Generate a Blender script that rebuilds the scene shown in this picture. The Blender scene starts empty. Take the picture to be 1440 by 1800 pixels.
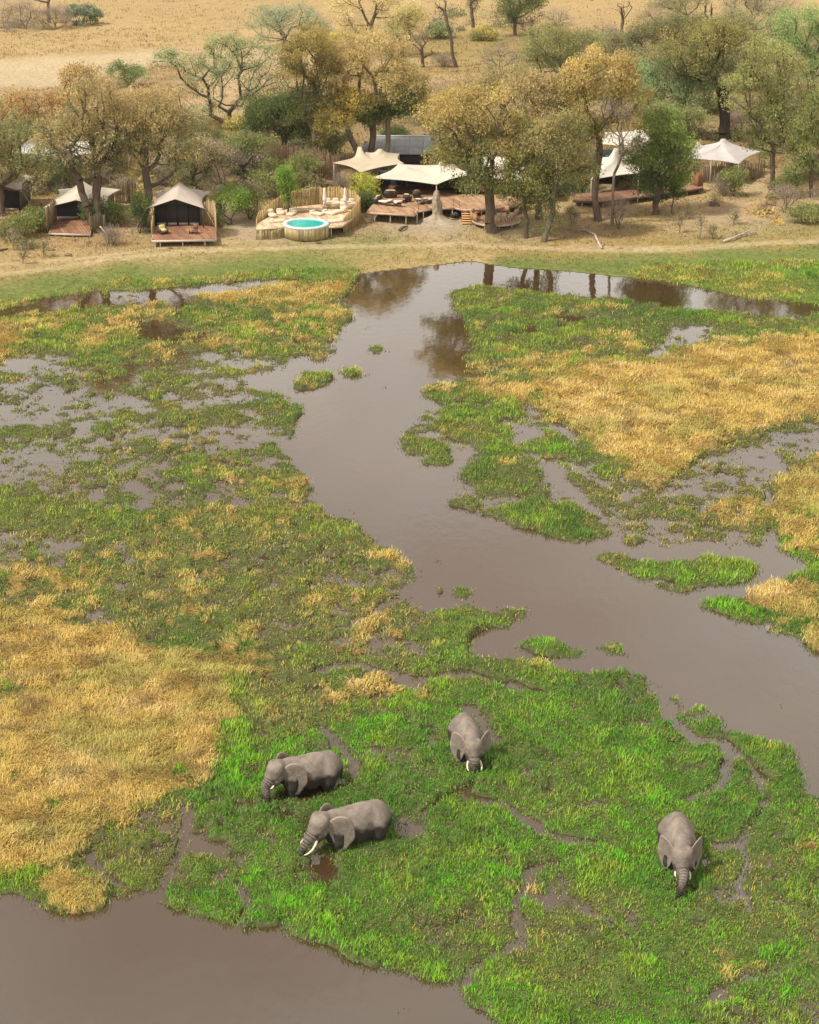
import bpy, math, random
import numpy as np
from mathutils import Vector, Matrix

# ------------------------------------------------------------------ camera, world, sun, exposure
S = bpy.context.scene
CAMH, FPX, PITCH = 48.0, 3200.0, math.radians(22.5)
ST, CT = math.sin(PITCH), math.cos(PITCH)
cam_d = bpy.data.cameras.new('camera'); cam = bpy.data.objects.new('camera', cam_d); S.collection.objects.link(cam)
cam.location = (0, 0, CAMH); cam.rotation_euler = (math.pi/2 - PITCH, 0, 0)
cam_d.sensor_fit = 'HORIZONTAL'; cam_d.sensor_width = 36; cam_d.lens = 80; cam_d.clip_start = 1; cam_d.clip_end = 9000
S.camera = cam
S.render.resolution_x, S.render.resolution_y = 819, 1024
SUN_EL, SUN_AZ = math.radians(52), math.radians(-118)      # azimuth clockwise from +Y: behind the camera, to its left
w = bpy.data.worlds.new('World'); S.world = w; w.use_nodes = True
nt = w.node_tree; nt.nodes.clear()
N = nt.nodes.new
sky = N('ShaderNodeTexSky'); sky.sky_type = 'NISHITA'; sky.sun_disc = False
sky.sun_elevation = SUN_EL; sky.sun_rotation = SUN_AZ; sky.dust_density = 3.0; sky.air_density = 1.0
hs = N('ShaderNodeHueSaturation'); hs.inputs['Saturation'].default_value = 0.25
tc = N('ShaderNodeTexCoord'); mp = N('ShaderNodeMapping'); mp.inputs['Scale'].default_value = (1, 1, 2.6)
cn = N('ShaderNodeTexNoise'); cn.inputs['Scale'].default_value = 2.6; cn.inputs['Detail'].default_value = 5
cr = N('ShaderNodeValToRGB'); cr.color_ramp.elements[0].position = 0.38; cr.color_ramp.elements[1].position = 0.66
cr.color_ramp.elements[0].color = (8.6, 7.1, 6.1, 1); cr.color_ramp.elements[1].color = (14.0, 13.5, 12.3, 1)
mx = N('ShaderNodeMixRGB'); mx.inputs[0].default_value = 0.72
bg = N('ShaderNodeBackground'); bg.inputs['Strength'].default_value = 0.09; wo = N('ShaderNodeOutputWorld')
L = nt.links.new
L(sky.outputs[0], hs.inputs['Color']); L(hs.outputs[0], mx.inputs[1])
L(tc.outputs['Generated'], mp.inputs[0]); L(mp.outputs[0], cn.inputs['Vector']); L(cn.outputs['Fac'], cr.inputs[0]); L(cr.outputs[0], mx.inputs[2])
sp = N('ShaderNodeSeparateXYZ'); mg = N('ShaderNodeMapRange'); mg.inputs['From Max'].default_value = .75; mg.inputs['To Min'].default_value = 1.55; mg.inputs['To Max'].default_value = .78
gm = N('ShaderNodeVectorMath'); gm.operation = 'SCALE'; L(tc.outputs['Generated'], sp.inputs[0]); L(sp.outputs['Z'], mg.inputs['Value']); L(mx.outputs[0], gm.inputs[0]); L(mg.outputs[0], gm.inputs['Scale'])
L(gm.outputs[0], bg.inputs['Color']); L(bg.outputs[0], wo.inputs['Surface'])
sl = bpy.data.lights.new('sun', 'SUN'); sl.energy = 3.6; sl.angle = math.radians(4); sl.color = (1, 0.93, 0.82)
so = bpy.data.objects.new('sun', sl); S.collection.objects.link(so)
so.rotation_euler = (math.pi/2 - SUN_EL, 0, -SUN_AZ + math.pi)
S.view_settings.view_transform = 'Standard'; S.view_settings.look = 'None'; S.view_settings.gamma = 1
S.view_settings.exposure = 0.42

# ------------------------------------------------------------------ noise and projection helpers
def _h(ix, iy, seed):
    n = (ix.astype(np.int64)*374761393 + iy.astype(np.int64)*668265263 + seed*974711) & 0x7fffffff
    n = ((n ^ (n >> 13))*1274126177) & 0x7fffffff
    return ((n ^ (n >> 16)) & 0xffff)/65535.0
def vnoise(x, y, seed=0):
    ix, iy = np.floor(x), np.floor(y); fx, fy = x-ix, y-iy
    fx = fx*fx*(3-2*fx); fy = fy*fy*(3-2*fy)
    a, b = _h(ix, iy, seed), _h(ix+1, iy, seed); c, d = _h(ix, iy+1, seed), _h(ix+1, iy+1, seed)
    return (a*(1-fx)+b*fx)*(1-fy)+(c*(1-fx)+d*fx)*fy
def fbm(x, y, wl, octv=4, seed=0, gain=.55):
    t = np.zeros_like(x, dtype=float); amp = 1; tot = 0
    for o in range(octv):
        t += amp*(vnoise(x/wl+o*17.3, y/wl-o*9.1, seed+o)-.5); tot += amp; amp *= gain; wl = wl/2.03
    return t/tot*1.6           # about -0.5 .. 0.5
def sst(x, a, b):
    t = np.clip((x-a)/(b-a), 0, 1); return t*t*(3-2*t)
def lerp(a, b, t): return a+(b-a)*t
def ray(px, py):
    u, v = (px-720)/FPX, (py-900)/FPX
    return u, CT-v*ST, -(ST+v*CT)
def G(px, py, z=0.0):          # picture point on a level at height z
    dx, dy, dz = ray(px, py); t = (z-CAMH)/dz
    return np.array([dx*t, dy*t, z])
def proj(x, y, z=0.0):
    dz = CAMH-z; depth = y*CT+dz*ST
    return 720+FPX*x/depth, 900+FPX*(dz*CT-y*ST)/depth

# ------------------------------------------------------------------ layout of the marsh (ground map)
NU, NR, UM = 1180, 1020, .56
UU = np.linspace(-UM, UM, NU); LY = np.linspace(math.log(48), math.log(460), NR)
UG, LG = np.meshgrid(UU, LY); GY = np.exp(LG); GX = UG*GY
PX, PY = proj(GX, GY)
sc_ = (PY+425)*CT/48            # photo pixels per metre
WX = PX+fbm(GX, GY, 3.2, 4, 5)*1.1*sc_; WY = PY+fbm(GX, GY, 3.2, 4, 9)*.6*sc_
def inside(poly, X=None, Y=None):
    X = WX if X is None else X; Y = WY if Y is None else Y
    p = np.array(poly, float); m = np.zeros(X.shape, bool)
    sel = (X >= p[:, 0].min()) & (X <= p[:, 0].max()) & (Y >= p[:, 1].min()) & (Y <= p[:, 1].max())
    xs, ys = X[sel], Y[sel]; r = np.zeros(xs.shape, bool); j = len(p)-1
    for i in range(len(p)):
        xi, yi, xj, yj = *p[i], *p[j]
        if yi != yj:
            r ^= ((yi > ys) != (yj > ys)) & (xs < (xj-xi)*(ys-yi)/(yj-yi)+xi)
        j = i
    m[sel] = r; return m
def blur(a, n, it=2):
    if n < 1: return a
    a = a.astype(float)
    for _ in range(it):
        for ax in (0, 1):
            p = np.pad(a, [(n+1, n) if k == ax else (0, 0) for k in (0, 1)], 'edge'); c = np.cumsum(p, axis=ax)
            k = 2*n+1
            a = (np.take(c, range(k, c.shape[ax]), axis=ax)-np.take(c, range(0, c.shape[ax]-k), axis=ax))/k
    return a
def paint(f, poly, val, soft=3, st=1.0, raw=False):
    m = inside(poly, PX, PY) if raw else inside(poly)
    m = blur(m, soft)*st
    f += (val-f)*m
def stroke(f, pts, wpx, val, st=1.0, X=None, Y=None):
    X = WX if X is None else X; Y = WY if Y is None else Y
    d = np.full(X.shape, 1e9)
    for (x0, y0), (x1, y1) in zip(pts[:-1], pts[1:]):
        ax, ay = x1-x0, (y1-y0)*1.8; bx, by = X-x0, (Y-y0)*1.8
        t = np.clip((bx*ax+by*ay)/(ax*ax+ay*ay+1e-9), 0, 1)
        d = np.minimum(d, np.hypot(bx-ax*t, by-ay*t))
    m = (1-sst(d, wpx*.5, wpx*1.3))*st
    f += (val-f)*m

shore = [(-600, 640), (-300, 600), (0, 548), (65, 524), (175, 511), (260, 509), (350, 500), (450, 493), (555, 489), (617, 486), (640, 482), (690, 475), (720, 473), (770, 466), (825, 458),
         (870, 465), (910, 469), (970, 474), (1070, 484), (1130, 489), (1220, 503), (1320, 525), (1440, 535), (1700, 565), (2300, 600)]
LAND = inside(shore+[(2300, -900), (-600, -900)], PX+fbm(GX, GY, 5, 3, 2)*10, PY+fbm(GX, GY, 5, 3, 3)*5).astype(float)
D = np.full(GX.shape, .78)      # how much of the marsh is plant rather than water
YEL = np.full(GX.shape, .18); BRI = np.full(GX.shape, .55); FIN = np.full(GX.shape, .3)
# -- left marsh
paint(D, [(-500, 560), (0, 560), (300, 560), (620, 560), (620, 640), (0, 660), (-500, 690)], .74, 8)
paint(D, [(-500, 640), (250, 632), (430, 620), (600, 625), (540, 700), (-500, 720)], .55, 6)
paint(D, [(-500, 695), (540, 695), (505, 790), (530, 845), (-500, 870)], .47, 6)
paint(D, [(-500, 700), (140, 700), (270, 720), (60, 760), (-500, 770)], .36, 6)
paint(D, [(-500, 845), (500, 840), (560, 880), (480, 905), (-500, 930)], .66, 6)
paint(D, [(-500, 905), (90, 935), (200, 965), (150, 995), (60, 1012), (-500, 1050)], .36, 10)
E_ = [(-500, 900), (560, 900), (760, 1000), (800, 1180), (560, 1330), (440, 1330), (400, 1170), (-500, 1100)]
paint(D, [(-500, 1040), (90, 1010), (250, 930), (560, 900), (760, 1000), (800, 1180), (560, 1330), (440, 1330), (400, 1170), (-500, 1100)], .67, 10)
paint(FIN, E_, .95, 10); paint(BRI, E_, .25, 14); paint(YEL, E_, .24, 14)
paint(BRI, [(-500, 680), (560, 680), (560, 900), (-500, 900)], .5, 10)
paint(YEL, [(-500, 545), (320, 520), (620, 490), (620, 640), (450, 600), (300, 620), (-500, 670)], .42, 10)
for p in ([(370, 520), (470, 500), (610, 492), (620, 520), (560, 570), (440, 550)], [(20, 560), (60, 550), (130, 560), (160, 585), (40, 590)], [(200, 540), (300, 535), (300, 570), (180, 580)], [(-60, 580), (20, 590), (20, 650), (-60, 670)], [(110, 600), (200, 600), (210, 625), (110, 625)], [(520, 550), (560, 545), (560, 600), (530, 600)]):
    paint(YEL, p, .72, 6)
for p in ([(245, 555), (330, 565), (350, 600), (240, 605)], [(10, 625), (120, 618), (190, 640), (170, 660), (20, 648)], [(170, 680), (280, 680), (280, 725), (175, 725)], [(310, 585), (360, 585), (355, 612), (315, 610)]):
    paint(D, p, .3, 5)
paint(FIN, [(-500, 590), (600, 590), (560, 700), (520, 800), (560, 900), (-500, 930)], .65, 8)
for p in ([(-500, 640), (600, 640), (520, 860), (-500, 880)],): paint(YEL, p, .14, 10)
# -- right marsh
paint(D, [(720, 690), (960, 690), (1080, 800), (1060, 960), (860, 920), (720, 840)], .40, 6)
paint(D, [(785, 500), (1120, 535), (1440, 560), (1440, 620), (1000, 660), (820, 660)], .80, 6)
paint(YEL, [(830, 620), (1000, 600), (1250, 560), (1440, 560), (1440, 620), (1000, 660), (850, 660)], .48, 10)
paint(YEL, [(1100, 480), (1440, 495), (1900, 520), (1900, 560), (1440, 530), (1250, 505)], .45, 6)
paint(D, [(830, 560), (880, 578), (960, 575), (1040, 555), (1040, 565), (950, 585), (860, 588)], .25, 2)
paint(D, [(1135, 635), (1140, 610), (1180, 575), (1250, 570), (1245, 590), (1225, 612), (1170, 635)], .30, 4)
paint(FIN, [(1120, 560), (1260, 560), (1260, 640), (1120, 640)], .8, 5)
paint(D, [(1040, 850), (1200, 820), (1280, 790), (1440, 740), (1900, 660), (1900, 760), (1440, 800), (1300, 880), (1340, 960), (1100, 960)], .52, 8)
paint(D, [(1210, 800), (1290, 785), (1440, 745), (1900, 660), (1900, 750), (1440, 800), (1370, 825), (1300, 855), (1210, 860)], .40, 8)
paint(FIN, [(1040, 850), (1200, 800), (1440, 720), (1900, 640), (1900, 760), (1440, 830), (1340, 960), (1040, 960)], .95, 8)
paint(BRI, [(1040, 850), (1200, 800), (1440, 720), (1900, 640), (1900, 760), (1440, 830), (1340, 960), (1040, 960)], .2, 8)
# -- open water
paint(D, [(380, 1400), (640, 1290), (860, 1165), (1130, 1190), (1400, 1340), (2300, 1500), (2300, 2300), (900, 1900), (640, 1700), (300, 1600)], .84, 10)
for p in ([(1230, 1480), (1440, 1420), (1900, 1500), (1900, 2200), (1300, 1900), (1180, 1700)], [(700, 1640), (1000, 1500), (1150, 1640), (1000, 1760), (800, 1740)], [(130, 1430), (420, 1380), (420, 1560), (130, 1560)]):
    paint(D, p, .70, 12)
chan = [(617, 480), (620, 540), (612, 565), (590, 598), (606, 618), (540, 645), (440, 662), (436, 676), (500, 692), (540, 722), (520, 760), (502, 790), (520, 825), (552, 858), (570, 892), (568, 907), (600, 912),
        (650, 937), (710, 977), (750, 1003), (750, 1022), (715, 1050), (725, 1068), (805, 1066), (895, 1060), (940, 1078), (910, 1097), (840, 1108), (822, 1135), (828, 1157), (900, 1166), (1040, 1172),
        (1135, 1190), (1170, 1222), (1205, 1240), (1285, 1290), (1340, 1290), (1395, 1330), (1412, 1385), (1460, 1400), (1700, 1440), (2400, 1500), (2400, 1250), (1600, 1180), (1432, 1147), (1390, 1127),
        (1320, 1105), (1260, 1075), (1212, 1055), (1340, 1050), (1420, 1005), (1360, 960), (1240, 962), (1065, 962), (960, 947), (905, 927), (865, 905), (780, 887), (815, 842), (830, 815), (760, 830), (700, 800), (725, 735), (745, 692),
        (770, 675), (815, 660), (822, 580), (785, 525), (800, 496), (860, 500), (960, 515), (1070, 522), (1120, 531), (1170, 537), (1295, 551), (1440, 557), (1700, 570), (2300, 620), (2300, 600), (1700, 562),
        (1440, 533), (1320, 524), (1220, 502), (1130, 487), (1070, 482), (970, 472), (910, 467), (825, 455), (770, 463), (720, 470), (640, 480)]
paint(D, chan, -.3, 2)
paint(D, [(-600, 600), (0, 548), (65, 522), (175, 509), (260, 507), (350, 498), (450, 491), (555, 487), (555, 496), (430, 510), (350, 518), (318, 535), (312, 572), (302, 545), (280, 530), (150, 540), (75, 552), (0, 566), (-600, 640)], .08, 2)
water2 = [(-900, 1560), (30, 1570), (75, 1583), (110, 1600), (150, 1609), (200, 1597), (280, 1575), (285, 1595), (320, 1612), (400, 1627), (475, 1630), (530, 1645), (585, 1660), (620, 1695), (680, 1712),
          (720, 1731), (785, 1740), (820, 1765), (885, 1800), (1000, 1890), (-900, 2300)]
paint(D, water2, -.3, 2)
for pts, wd in ((((120, 1500), (180, 1540), (230, 1570), (290, 1590)), 14), (((290, 1590), (300, 1520), (340, 1440), (346, 1425)), 9), (((800, 1392), (885, 1425), (960, 1460), (1030, 1485), (1070, 1493)), 13),
                (((740, 1425), (800, 1395), (830, 1372)), 10), (((1145, 1200), (1172, 1250), (1235, 1300), (1290, 1315), (1285, 1340), (1250, 1385), (1195, 1412)), 16), (((1300, 1330), (1335, 1365), (1342, 1430), (1290, 1480), (1255, 1488)), 14),
                (((1290, 1480), (1300, 1520), (1330, 1600)), 8), (((990, 1510), (940, 1535), (915, 1590), (920, 1650), (880, 1672), (835, 1712), (812, 1745)), 13), (((990, 1510), (1000, 1580), (1090, 1640), (1180, 1700)), 6), (((640, 1370), (590, 1310), (540, 1265)), 9), (((660, 1230), (700, 1190), (820, 1188), (890, 1210), (950, 1226)), 13),
                (((600, 1100), (680, 1060), (730, 1055)), 10), (((715, 1195), (640, 1175), (560, 1180)), 9), (((1350, 1000), (1355, 900), (1345, 860)), 9), (((400, 1640), (430, 1600), (410, 1560)), 10), (((1070, 960), (1040, 890), (1000, 850), (930, 790), (880, 735), (800, 700)), 18), (((850, 1620), (700, 1640), (560, 1600)), 4)):
    stroke(D, pts, wd, .12, .9)
for p in ([(690, 1436), (735, 1425), (746, 1440), (738, 1478), (705, 1470), (688, 1455)], [(560, 1505), (600, 1500), (608, 1530), (590, 1575), (565, 1560), (550, 1520)], [(500, 1385), (600, 1380), (612, 1350), (625, 1385), (560, 1405), (505, 1405)], [(790, 1238), (830, 1240), (860, 1262), (880, 1300), (870, 1330), (850, 1300), (800, 1250)]):
    paint(D, p, .05, 3)
# -- islands
for p in ([(495, 687), (530, 665), (552, 654), (592, 671), (560, 684)], [(578, 655), (600, 648), (650, 650), (645, 658), (600, 664)], [(628, 610), (655, 602), (676, 612), (650, 622)], [(618, 570), (640, 563), (660, 568), (640, 579)], [(590, 630), (650, 625), (645, 637), (600, 640)],
          [(545, 632), (570, 626), (582, 637), (560, 643)], [(818, 828), (840, 815), (890, 814), (940, 835), (965, 862), (955, 882), (870, 886), (830, 870)], [(697, 770), (730, 765), (746, 780), (740, 800), (715, 805)], [(745, 800), (780, 790), (800, 805), (775, 828), (745, 825)],
          [(735, 856), (755, 851), (775, 857), (758, 864)], [(775, 890), (800, 882), (840, 893), (835, 903), (800, 900)], [(865, 895), (920, 885), (990, 888), (1050, 915), (1062, 945), (1020, 956), (960, 945), (905, 925)], [(905, 1130), (960, 1124), (1035, 1133), (1025, 1155), (950, 1156), (905, 1145)],
          [(1054, 1125), (1080, 1121), (1112, 1140), (1105, 1156), (1070, 1152)], [(757, 1034), (775, 1029), (792, 1038), (780, 1046), (760, 1044)], [(795, 1045), (815, 1028), (835, 1036), (852, 1048), (820, 1056)], [(1020, 977), (1060, 973), (1150, 985), (1240, 975), (1330, 985), (1340, 1010), (1285, 1037), (1210, 1038), (1150, 1035), (1090, 1005)],
          [(1205, 1255), (1225, 1233), (1260, 1250), (1287, 1285), (1250, 1292), (1215, 1275)], [(725, 735), (760, 712), (800, 705), (858, 725), (840, 733), (780, 738)], [(755, 745), (800, 733), (850, 742), (910, 750), (895, 775), (840, 783), (780, 770)], [(905, 785), (960, 770), (1040, 790), (1080, 800), (1060, 820), (960, 805)],
          [(900, 820), (960, 815), (930, 808)], [(835, 790), (900, 785), (905, 805), (850, 812)], [(985, 820), (1070, 815), (1090, 840), (1010, 845)]):
    paint(D, p, .86, 2)
for p in ([(815, 690), (900, 700), (930, 730), (880, 742), (830, 722)], [(800, 835), (830, 826), (835, 850), (810, 852)], [(740, 752), (765, 748), (775, 760), (748, 764)], [(830, 900), (860, 895), (880, 912), (850, 915)], [(1150, 1110), (1180, 1105), (1190, 1116), (1160, 1120)], [(765, 985), (785, 980), (795, 992), (775, 996)]):
    paint(D, p, .74, 2)
for p in ([(1210, 1052), (1260, 1072), (1320, 1102), (1390, 1124), (1440, 1142), (1900, 1220), (1900, 1000), (1440, 1000), (1360, 1030), (1300, 1060)], [(740, 690), (775, 672), (870, 665), (960, 680), (960, 705), (860, 705), (790, 705)]):
    paint(D, p, .84, 3)
# -- dry golden mats
gold = [[(-900, 1080), (0, 1100), (60, 1085), (200, 1125), (300, 1140), (395, 1172), (425, 1230), (370, 1280), (388, 1320), (365, 1372), (280, 1405), (220, 1435), (140, 1475), (112, 1535), (0, 1552), (-900, 1570)],
        [(930, 670), (1030, 645), (1145, 640), (1245, 612), (1440, 590), (2300, 560), (2300, 640), (1440, 725), (1320, 772), (1250, 788), (1220, 812), (1170, 850), (1125, 840), (1070, 812), (1020, 768), (975, 722)],
        [(1440, 805), (1385, 835), (1352, 890), (1352, 915), (1368, 955), (1410, 982), (1440, 1002), (2200, 1100), (2200, 700)], [(70, 1565), (110, 1555), (160, 1565), (195, 1590), (150, 1605), (100, 1598)]]
for p in gold:
    paint(D, p, 1.1, 3); paint(YEL, p, 1.0, 5); paint(FIN, p, .2, 3)
paint(YEL, [(1340, 1030), (1440, 1000), (2200, 1100), (2200, 1300), (1440, 1130), (1300, 1085)], .66, 6)
for p in ([(-60, 1000), (120, 990), (200, 1010), (150, 1080), (-60, 1110)], [(350, 1130), (460, 1100), (470, 1200), (400, 1190)], [(560, 900), (640, 920), (600, 960), (540, 930)], [(1240, 880), (1330, 870), (1350, 930), (1280, 940)], [(930, 665), (830, 680), (860, 710), (980, 725)], [(820, 815), (930, 822), (950, 850), (850, 860)], [(1080, 815), (1200, 830), (1230, 870), (1120, 880)], [(1280, 985), (1330, 985), (1330, 1010), (1290, 1010)],
          [(590, 1090), (680, 1080), (690, 1140), (600, 1150)], [(540, 1200), (690, 1190), (680, 1230), (550, 1240)], [(480, 840), (540, 850), (560, 890), (500, 890)], [(180, 1490), (350, 1400), (370, 1370), (250, 1410)], [(640, 940), (720, 985), (730, 1015), (660, 1000)], [(900, 1170), (1040, 1180), (1060, 1200), (920, 1200)]):
    paint(YEL, p, .58, 6)
# -- lush bottom meadow
paint(BRI, [(150, 1480), (350, 1380), (640, 1270), (860, 1165), (1130, 1190), (1400, 1330), (2300, 1500), (2300, 2300), (-200, 2300), (280, 1600)], 1.0, 14)
paint(YEL, [(560, 1400), (900, 1400), (1440, 1480), (2300, 1500), (2300, 2300), (900, 1900), (300, 1620), (350, 1450)], .05, 20); paint(FIN, [(380, 1400), (640, 1290), (860, 1165), (1130, 1190), (1400, 1340), (2300, 1500), (2300, 2300), (900, 1900), (300, 1620)], .8, 12)
paint(FIN, [(130, 1430), (420, 1380), (420, 1560), (130, 1560)], .9, 6); paint(BRI, [(130, 1430), (340, 1380), (340, 1580), (130, 1560)], .35, 6)
for p in ([(1230, 1480), (1440, 1420), (1900, 1500), (1900, 2200), (1300, 1900), (1180, 1700)], [(700, 1640), (1000, 1500), (1150, 1640), (1000, 1760), (800, 1740)]):
    paint(BRI, p, .66, 12); paint(FIN, p, .9, 12)

n1 = fbm(GX*.62, GY, 4.4, 4, 21); n2 = lerp(fbm(GX*.95, GY*.9, 1.5, 4, 31), fbm(GX, GY, 1.0, 4, 35), FIN); n3 = fbm(GX, GY, .5, 3, 33)
VEG = (D-.5)+n1*lerp(.70, .35, FIN)+n2*lerp(.85, .80, FIN)*.9+n3*.42
VEG = np.where(D > 1, np.maximum(VEG, .12), VEG); VEG = np.where(D < -.1, np.minimum(VEG, -.05), VEG)
YN = sst(YEL+fbm(GX*.7, GY, 3.2, 4, 41)*lerp(.9, .55, FIN)+fbm(GX, GY, .8, 3, 45)*lerp(.5, .95, FIN), .42, .72)
YN = YN*(1-.92*sst(BRI, .72, .95)); BN = np.clip(BRI+fbm(GX, GY, 4, 4, 51)*.8, 0, 1)
LN = blur(LAND, 26, 3)
HGT = .10*LAND+.95*sst(LN, .5, 1.0)*LAND
hum = fbm(GX, GY, 1.9, 4, 61)
TZ = np.where(VEG > 0, .02+np.minimum(VEG*.5, .14)+np.maximum(hum, -.12)*.6*np.minimum(VEG*3, 1)+YN*.12*np.minimum(VEG*4, 1), np.maximum(VEG*1.6, -.5))
TZ = np.where(LAND > .5, HGT+.06*hum+.10*fbm(GX, GY, 9, 3, 66), TZ)
def look(A, x, y):
    fu = np.clip((x/np.maximum(y, 1)+UM)/(2*UM)*(NU-1), 0, NU-1.001); fl = np.clip((np.log(np.maximum(y, 48))-LY[0])/(LY[-1]-LY[0])*(NR-1), 0, NR-1.001)
    i, j = fu.astype(int), fl.astype(int); a, b = fu-i, fl-j
    return (A[j, i]*(1-a)+A[j, i+1]*a)*(1-b)+(A[j+1, i]*(1-a)+A[j+1, i+1]*a)*b
def gz(x, y): return float(look(TZ, np.array([x]), np.array([y]))[0])
def GL(px, py, dz=0.0):         # picture point on the real land surface (+dz)
    z = .9
    for _ in range(4):
        p = G(px, py, z); z = gz(p[0], p[1])
    p = G(px, py, z+dz); return np.array([p[0], p[1], z+dz])
def PV(px, py, base_py):        # picture point on the upright plane that stands at base_py
    Yb = GL(px, base_py)[1] if not isinstance(base_py, tuple) else base_py[0]
    dx, dy, dz = ray(px, py); t = Yb/dy
    return np.array([dx*t, Yb, CAMH+dz*t])

# ------------------------------------------------------------------ materials
MATS = {}
def mat(name, col=None, rough=.8, attr=None, nscale=0, namt=0, bump=0, bscale=8, transl=0, spec=.3, objc=True, stretch=None, metal=0):
    if name in MATS: return MATS[name]
    m = bpy.data.materials.new(name); m.use_nodes = True; t = m.node_tree; b = t.nodes['Principled BSDF']; n = t.nodes.new; l = t.links.new
    b.inputs['Roughness'].default_value = rough; b.inputs['Specular IOR Level'].default_value = spec; b.inputs['Metallic'].default_value = metal
    src = None
    if attr:
        a = n('ShaderNodeAttribute'); a.attribute_name = attr; src = a.outputs['Color']
    else:
        c = n('ShaderNodeRGB'); c.outputs[0].default_value = (*col, 1); src = c.outputs[0]
    tcn = n('ShaderNodeTexCoord'); mpn = n('ShaderNodeMapping'); l(tcn.outputs['Object'], mpn.inputs[0])
    if stretch: mpn.inputs['Scale'].default_value = stretch
    if nscale:
        nn = n('ShaderNodeTexNoise'); nn.inputs['Scale'].default_value = nscale; nn.inputs['Detail'].default_value = 6; nn.inputs['Roughness'].default_value = .65
        l(mpn.outputs[0], nn.inputs['Vector'])
        mr = n('ShaderNodeMapRange'); mr.inputs['From Min'].default_value = .3; mr.inputs['From Max'].default_value = .7
        mr.inputs['To Min'].default_value = 1-namt; mr.inputs['To Max'].default_value = 1+namt; l(nn.outputs['Fac'], mr.inputs['Value'])
        vm = n('ShaderNodeVectorMath'); vm.operation = 'SCALE'; l(src, vm.inputs[0]); l(mr.outputs[0], vm.inputs['Scale']); src = vm.outputs[0]
    l(src, b.inputs['Base Color'])
    if bump:
        bn = n('ShaderNodeTexNoise'); bn.inputs['Scale'].default_value = bscale; bn.inputs['Detail'].default_value = 6
        l(mpn.outputs[0], bn.inputs['Vector']); bb = n('ShaderNodeBump'); bb.inputs['Strength'].default_value = bump; bb.inputs['Distance'].default_value = .1
        l(bn.outputs['Fac'], bb.inputs['Height']); l(bb.outputs[0], b.inputs['Normal'])
    if transl:
        tr = n('ShaderNodeBsdfTranslucent'); l(src, tr.inputs['Color']); ms = n('ShaderNodeMixShader'); ms.inputs[0].default_value = transl
        o = t.nodes['Material Output']; l(b.outputs[0], ms.inputs[1]); l(tr.outputs[0], ms.inputs[2]); l(ms.outputs[0], o.inputs['Surface'])
    MATS[name] = m; return m
M_GROUND = mat('ground', attr='Col', rough=.95, nscale=2.2, namt=.35, bump=.5, bscale=3.5, spec=.1)
M_GRASS = mat('grass_blades', attr='Col', rough=.7, transl=.3, spec=.2)
M_LEAF = mat('leaves', attr='Col', rough=.7, transl=.38, spec=.15)
M_BARK = mat('bark', attr='Col', rough=.9, nscale=3, namt=.35, bump=.6, bscale=6, spec=.1, stretch=(1, 1, .3))
M_POLE = mat('rough_poles', attr='Col', rough=.85, nscale=5, namt=.25, spec=.15)
M_CANVAS = mat('canvas', attr='Col', rough=.85, nscale=.9, namt=.09, bump=.12, bscale=1.5, transl=.12, spec=.15)
M_FAB = mat('cushion_fabric', attr='Col', rough=.9, nscale=5, namt=.12, bump=.2, bscale=12, spec=.1)
M_MET = mat('painted_metal', attr='Col', rough=.5, nscale=4, namt=.1)
M_DIRT = mat('baked_clay', attr='Col', rough=.95, nscale=2.5, namt=.3, bump=.9, bscale=3, spec=.05)
def plank_mat():
    m = mat('deck_boards', attr='Col', rough=.7, nscale=1.2, namt=.2, spec=.2); t = m.node_tree; n = t.nodes.new; l = t.links.new
    b = t.nodes['Principled BSDF']; src = b.inputs['Base Color'].links[0].from_socket
    tcn = n('ShaderNodeTexCoord'); mpn = n('ShaderNodeMapping'); mpn.inputs['Rotation'].default_value = (0, 0, 1.25)
    br = n('ShaderNodeTexBrick'); br.inputs['Scale'].default_value = 1.0; br.inputs['Brick Width'].default_value = 3.2; br.inputs['Row Height'].default_value = .3
    br.inputs['Mortar Size'].default_value = .022; br.inputs['Color1'].default_value = (1.15, 1.15, 1.15, 1); br.inputs['Color2'].default_value = (.72, .66, .62, 1); br.inputs['Mortar'].default_value = (.3, .25, .22, 1)
    l(tcn.outputs['Object'], mpn.inputs[0]); l(mpn.outputs[0], br.inputs['Vector'])
    mm = n('ShaderNodeMixRGB'); mm.blend_type = 'MULTIPLY'; mm.inputs[0].default_value = 1; l(src, mm.inputs[1]); l(br.outputs['Color'], mm.inputs[2]); l(mm.outputs[0], b.inputs['Base Color'])
    return m
M_DECK = plank_mat()
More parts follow.
